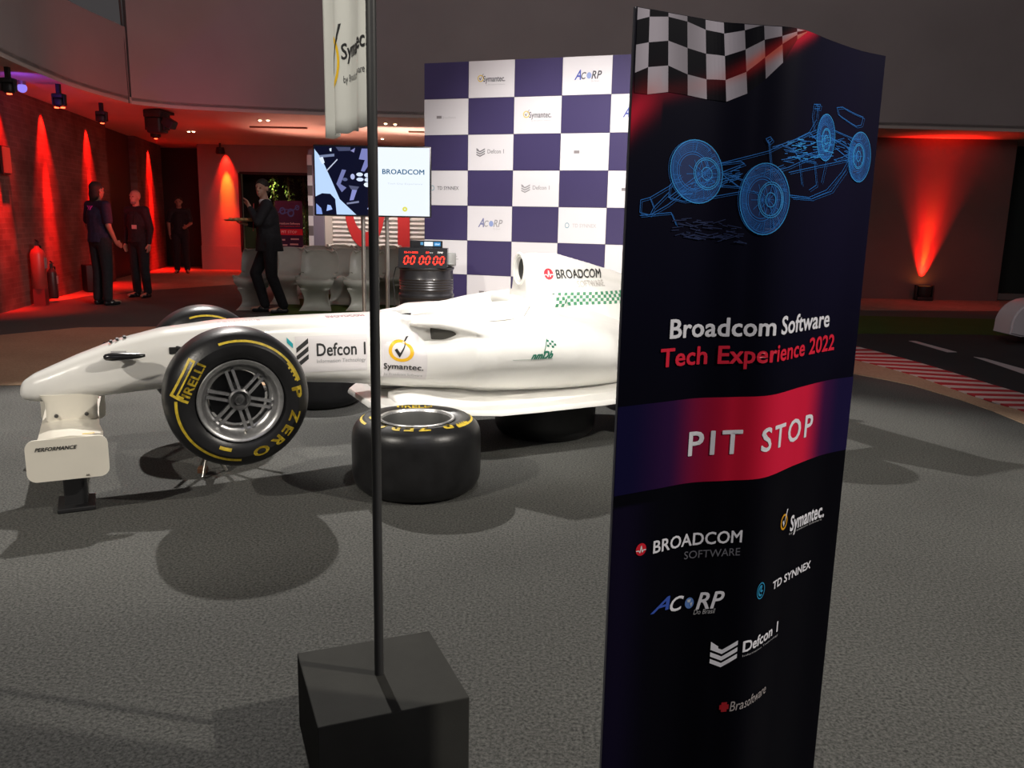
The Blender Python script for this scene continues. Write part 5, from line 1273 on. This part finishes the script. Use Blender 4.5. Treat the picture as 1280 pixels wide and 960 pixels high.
# ================================================================ PEOPLE
def V(*a): return Vector(a)
def hand(g,w_,d,side,palm):
    """w_ wrist, d direction of the hand, side = thumb direction, palm = palm normal"""
    d=V(*d).normalized(); side=V(*side).normalized(); palm=V(*palm).normalized(); w_=V(*w_)
    g.cap(w_,.026,w_+d*.03,.028); 
    for k,o in enumerate((.026,.009,-.009,-.026)):
        b=w_+d*.085+side*o; g.cap(w_+d*.02+side*o*.7,.016,b,.013,8)
        L=(.030,.034,.031,.024)[k]; m=b+d*L+palm*.006; t=m+d*L*.75+palm*.018
        g.cap(b,.0115,m,.0105,8); g.cap(m,.0105,t,.009,8)
    b=w_+d*.03+side*.03; m=b+d*.03+side*.025+palm*.008; g.cap(b,.014,m,.012,8); g.cap(m,.012,m+d*.028+palm*.01,.010,8)
def head(g,c,yaw=0,tilt=0):
    R=Matrix.Rotation(yaw,3,'Z')@Matrix.Rotation(tilt,3,'X'); c=V(*c)
    f=lambda x,y,z:c+R@V(x,y,z)
    g.ball(f(0,.012,.025),(.076,.094,.092),20,14,rot=R); g.ball(f(0,-.028,-.045),(.056,.062,.066),16,10,rot=R); g.ball(f(0,-.055,-.090),(.030,.028,.022),12,8,rot=R)
    g.cap(f(0,-.088,.01),.010,f(0,-.108,-.022),.015,8); g.ball(f(0,-.082,-.058),(.026,.014,.008),10,6,rot=R); g.ball(f(0,-.080,-.070),(.023,.013,.008),10,6,rot=R)
    g.ball(f(0,-.075,.032),(.052,.020,.012),12,6,rot=R)
    for s in(-1,1): g.ball(f(s*.078,.006,-.005),(.012,.02,.032),10,8,rot=R); g.ball(f(s*.030,-.078,.006),(.013,.012,.009),8,6,rot=R)
    return f,R
def person(name,lab,loc,rz,J,skin,hairmat,clothes,hairkind='short',yaw=0,tilt=0,sleeves='long',scale=1.,coat=False,hands=None):
    """J: joints in local metres, facing -y"""
    t=thing(name,lab,'person',(loc.x,loc.y,0),rz); t.scale=(scale,)*3
    b=G(); j=J
    b.cap(j['pel'],.115,j['chest'],.125); b.cap(j['shL'],.062,j['shR'],.062); b.cap(j['chest'],.10,j['neck'],.058); b.cap(j['neck'],.056,j['head']-V(0,-.01,.06),.052)
    for s in 'LR':
        b.cap(j['sh'+s],.054,j['el'+s],.040); b.cap(j['el'+s],.039,j['wr'+s],.026)
        b.cap(j['hip'+s],.088,j['kn'+s],.056); b.cap(j['kn'+s],.056,j['an'+s],.038); b.cap(j['an'+s]-V(0,0,.02),.035,j['an'+s]+j['toe'+s]*.17-V(0,0,.045),.026)
        hd=hands[s]; hand(b,j['wr'+s],*hd)
    f,R=head(b,j['head'],yaw,tilt)
    put('body',remesh(b,.0075,2,.5),skin,t,sm=60)
    # eyes
    g=G()
    for s in(-1,1): g.ball(f(s*.030,-.088,.008),(.009,.006,.006),8,6,rot=R)
    put('eyes',g,M['black'],t,sm=60)
    # hair
    g=G()
    if hairkind!='bald':
        g.ball(f(0,.022,.045),(.084,.098,.084),20,12,rot=R); g.ball(f(0,.05,-.01),(.078,.068,.075),16,10,rot=R)
        if hairkind=='long': g.ball(f(0,.06,-.06),(.082,.06,.09),16,10,rot=R); g.ball(f(.03,.05,-.12),(.06,.05,.06),12,8,rot=R)
        hm=remesh(g,.009,2)
        put('hair',hm,hairmat,t,sm=60)
    else:
        g.ball(f(0,-.05,-.085),(.048,.045,.035),14,8,rot=R); put('beard',remesh(g,.009,1),hairmat,t,sm=60)
    # shirt or jacket
    g=G(); g.cap(j['pel']+V(0,0,.0),.150 if not coat else .155,j['chest'],.158); g.cap(j['shL'],.078,j['shR'],.078); g.cap(j['chest'],.13,j['neck']-V(0,0,.02),.068)
    g.ball(j['chest']-V(0,.0,.05),(.20,.135,.18),16,10); g.ball(j['pel'],(.185,.135,.14),16,10)
    for s in 'LR':
        e=j['el'+s] if sleeves=='long' else j['sh'+s].lerp(j['el'+s],.72)
        g.cap(j['sh'+s],.074,e,.058 if sleeves=='long' else .070)
        if sleeves=='long': g.cap(j['el'+s],.056,j['el'+s].lerp(j['wr'+s],.93),.040)
    if coat: g.cone(j['pel']+V(0,0,.05),j['pel']-V(0,0,.16),.16,.185,20)
    else: g.cone(j['pel']+V(0,0,.05),j['pel']-V(0,0,.07),.155,.165,20)
    put('jacket' if coat else 'shirt',remesh(g,.010,3),clothes[0],t,sm=60)
    g=G(); g.ball(j['pel']-V(0,0,.05),(.165,.125,.13),16,10)
    for s in 'LR': g.cap(j['hip'+s],.105,j['kn'+s],.078); g.cap(j['kn'+s],.076,j['an'+s]+V(0,0,.02),.066)
    put('trousers',remesh(g,.011,3),clothes[1],t,sm=60)
    for s in 'LR':
        g=G(); d=j['toe'+s]; a=j['an'+s]; g.ball(a+d*.06-V(0,0,.045),(.046,.05,.045),12,8); g.cap(a-d*.03-V(0,0,.05),.038,a+d*.15-V(0,0,.055),.034)
        g.v=[V(v.x,v.y,max(v.z,.002)) for v in g.v]
        put('shoe',remesh(g,.009,1),M['blackgloss'],t,sm=60)
    return t,f,R
def stand(lean=0):
    return dict(pel=V(0,0,.98),chest=V(0,.0,1.28),neck=V(0,.0,1.47),head=V(0,-.015,1.635),shL=V(-.175,0,1.42),shR=V(.175,0,1.42),elL=V(-.235,.03,1.13),elR=V(.235,.03,1.13),
     wrL=V(-.245,-.03,.89),wrR=V(.245,-.03,.89),hipL=V(-.09,0,.93),hipR=V(.09,0,.93),knL=V(-.10,-.01,.50),knR=V(.10,-.01,.50),anL=V(-.11,.02,.085),anR=V(.11,.02,.085),toeL=V(-.15,-1,0).normalized(),toeR=V(.15,-1,0).normalized())
down={'L':((0,-.1,-1),(0,-1,0),(1,0,0)),'R':((0,-.1,-1),(0,-1,0),(-1,0,0))}
# man with his back to us
J=stand(); J['elR']=V(.25,-.0,1.14); J['wrR']=V(.25,-.10,.90); J['elL']=V(-.24,.02,1.14); J['wrL']=V(-.22,-.10,.90)
hh={'L':((.2,-.9,-.4),(0,-.2,1),(1,0,0)),'R':((-.05,-.7,-.7),(0,-1,.4),(-1,0,0))}
pm=atz(131,381)
t,f,R=person('person','person with long dark hair and short-sleeved dark shirt, back turned, talking','',pm,0,J,M['skin2'],M['hair'],(M['cloth2'],M['cloth']),'long',0,0,'short',1.03,hands=hh) if False else person('person','person with long dark hair and short-sleeved dark shirt, back turned, nearer of the two talking',pm,2.65,J,M['skin2'],M['hair'],(M['cloth2'],M['cloth']),'long',0.1,0,'short',1.03,hands=hh)
P=Print()
for k in range(3): P.poly([(-.03+.05*k,1.36),(0+.05*k,1.36),(.015+.05*k,1.42),(-.015+.05*k,1.42)],(.75,.08,.75))
sh_=[c for c in t.children if c.name.startswith('shirt')][0]
SB=BVHTree.FromPolygons([v.co for v in sh_.data.vertices],[p.vertices for p in sh_.data.polygons])
def backpt(x,z,l):
    h=SB.ray_cast(Vector((x,.8,z)),Vector((0,-1,0))); return h[0]+Vector((0,.004,0)) if h[0] else (x,.17,z)
P.put('back_print',backpt,t,label='three slanted pink marks')
# second man
J=stand(); pm2=atz(162,374)
t,f,R=person('person','bald person with a grey beard in dark clothes with a name badge, facing us',pm2+V(.05,.35,0),-.35,J,M['skin'],mat('grey_beard',(.18,.16,.15),.8),(M['cloth'],M['cloth']),'bald',.1,0,'long',.99,hands=down)
put('name_badge',G().rbox((.08,-.155,1.16),(.10,.006,.065),.002),mat('badge_white',(.6,.6,.6),.5),t)
put('lanyard',G().tube([(.07,-.10,1.42),(.10,-.165,1.30),(.085,-.158,1.19)],.004,6),M['black'],t)
# third person, far in the corridor
J=stand(); J['elR']=V(.24,-.02,1.15); J['wrR']=V(.16,-.22,1.08); J['elL']=V(-.24,.0,1.14); J['wrL']=V(-.22,-.12,.93)
t,f,R=person('person','person in black far off in the dark corridor, forearm lit red',atz(243,341)+V(-.2,-.2,0),.3,J,M['skin2'],M['hair'],(M['cloth'],M['cloth']),'short',0,0,'short',1.0,hands={'L':down['L'],'R':((-.3,-.8,-.2),(0,-.3,1),(-1,0,0))})
# the waiter, walking to the left
J=stand(); 
J.update(pel=V(0,.02,1.0),chest=V(0,-.0,1.30),neck=V(0,-.02,1.49),head=V(0,-.05,1.655),shL=V(-.17,-.02,1.44),shR=V(.17,0,1.44),
 elL=V(-.22,-.04,1.17),wrL=V(-.13,-.24,1.19),elR=V(.22,-.12,1.22),wrR=V(.06,-.21,1.40),
 hipL=V(-.09,.02,.95),hipR=V(.09,.02,.95),knL=V(-.10,-.17,.54),anL=V(-.10,-.06,.10),knR=V(.10,.03,.52),anR=V(.10,.17,.10),toeL=V(-.1,-1,0).normalized(),toeR=V(.05,-1,-.0).normalized())
pw_=atz(338,392)
hw={'L':((.2,-.95,.05),(1,.2,0),(0,0,1)),'R':((-.3,-.35,.85),(-.8,-.3,0),(-.3,-.8,0))}
t,f,R=person('person','person in black suit carrying a tray, walking left past the white chairs',pw_,-1.25,J,M['skin'],M['hair'],(M['cloth'],M['cloth']),'short',1.0,0,'long',1.05,coat=True,hands=hw)
g=G().lathe([(.075,1.455),(.078,1.495),(.066,1.515),(.062,1.50)],24,'Z',c=(0,-.015,.0)); put('collar',g,mat('collar_white',(.75,.75,.78),.7),t,sm=60,label='white shirt collar')
g=G().loft([[V(x*.5-.0,-.155-.01*k,z) for x in(-w_,w_)]+[V(x*.5,-.165-.01*k,z) for x in(w_,-w_)] for k,(w_,z) in enumerate(((.05,1.46),(.08,1.30),(.05,1.10)))]); put('tie',g,mat('tie_red',(.35,.01,.01),.6),t)
Rw=Matrix.Rotation(-1.25,3,'Z'); tc=pw_+Rw@(V(-.11,-.33,1.225)*1.05)
ty=thing('serving_tray','round tray of snacks held up by the walking person in black','tray',(tc.x,tc.y,tc.z))
put('tray',G().lathe([(0,0),(.20,0),(.225,.018),(.222,.022),(.198,.008),(0,.008)],36,'Z'),mat('tray_tan',(.40,.24,.10),.5),ty,sm=40)
sn=thing
food=mat('pastry_tan',(.52,.33,.14),.7,noise=.3,nscale=60)
sg_=G().rbox((0,0,0),(.05,.035,.035),.012)
fmesh=sg_.mesh('snack'); fmesh.materials.append(food); smooth(fmesh,50)
random.seed(11)
for i in range(22):
    a=i*2.4; r=.035*math.sqrt(i)+.005
    o=bpy.data.objects.new('snack',fmesh); COL.objects.link(o); o.location=(tc.x+r*math.cos(a),tc.y+r*math.sin(a),tc.z+.027); o.rotation_euler=(0,0,a*1.7)
    tag(o,'small tan pastry on the tray of the walking person in black','food','pastries on the serving tray')
print('done',len(bpy.data.objects))
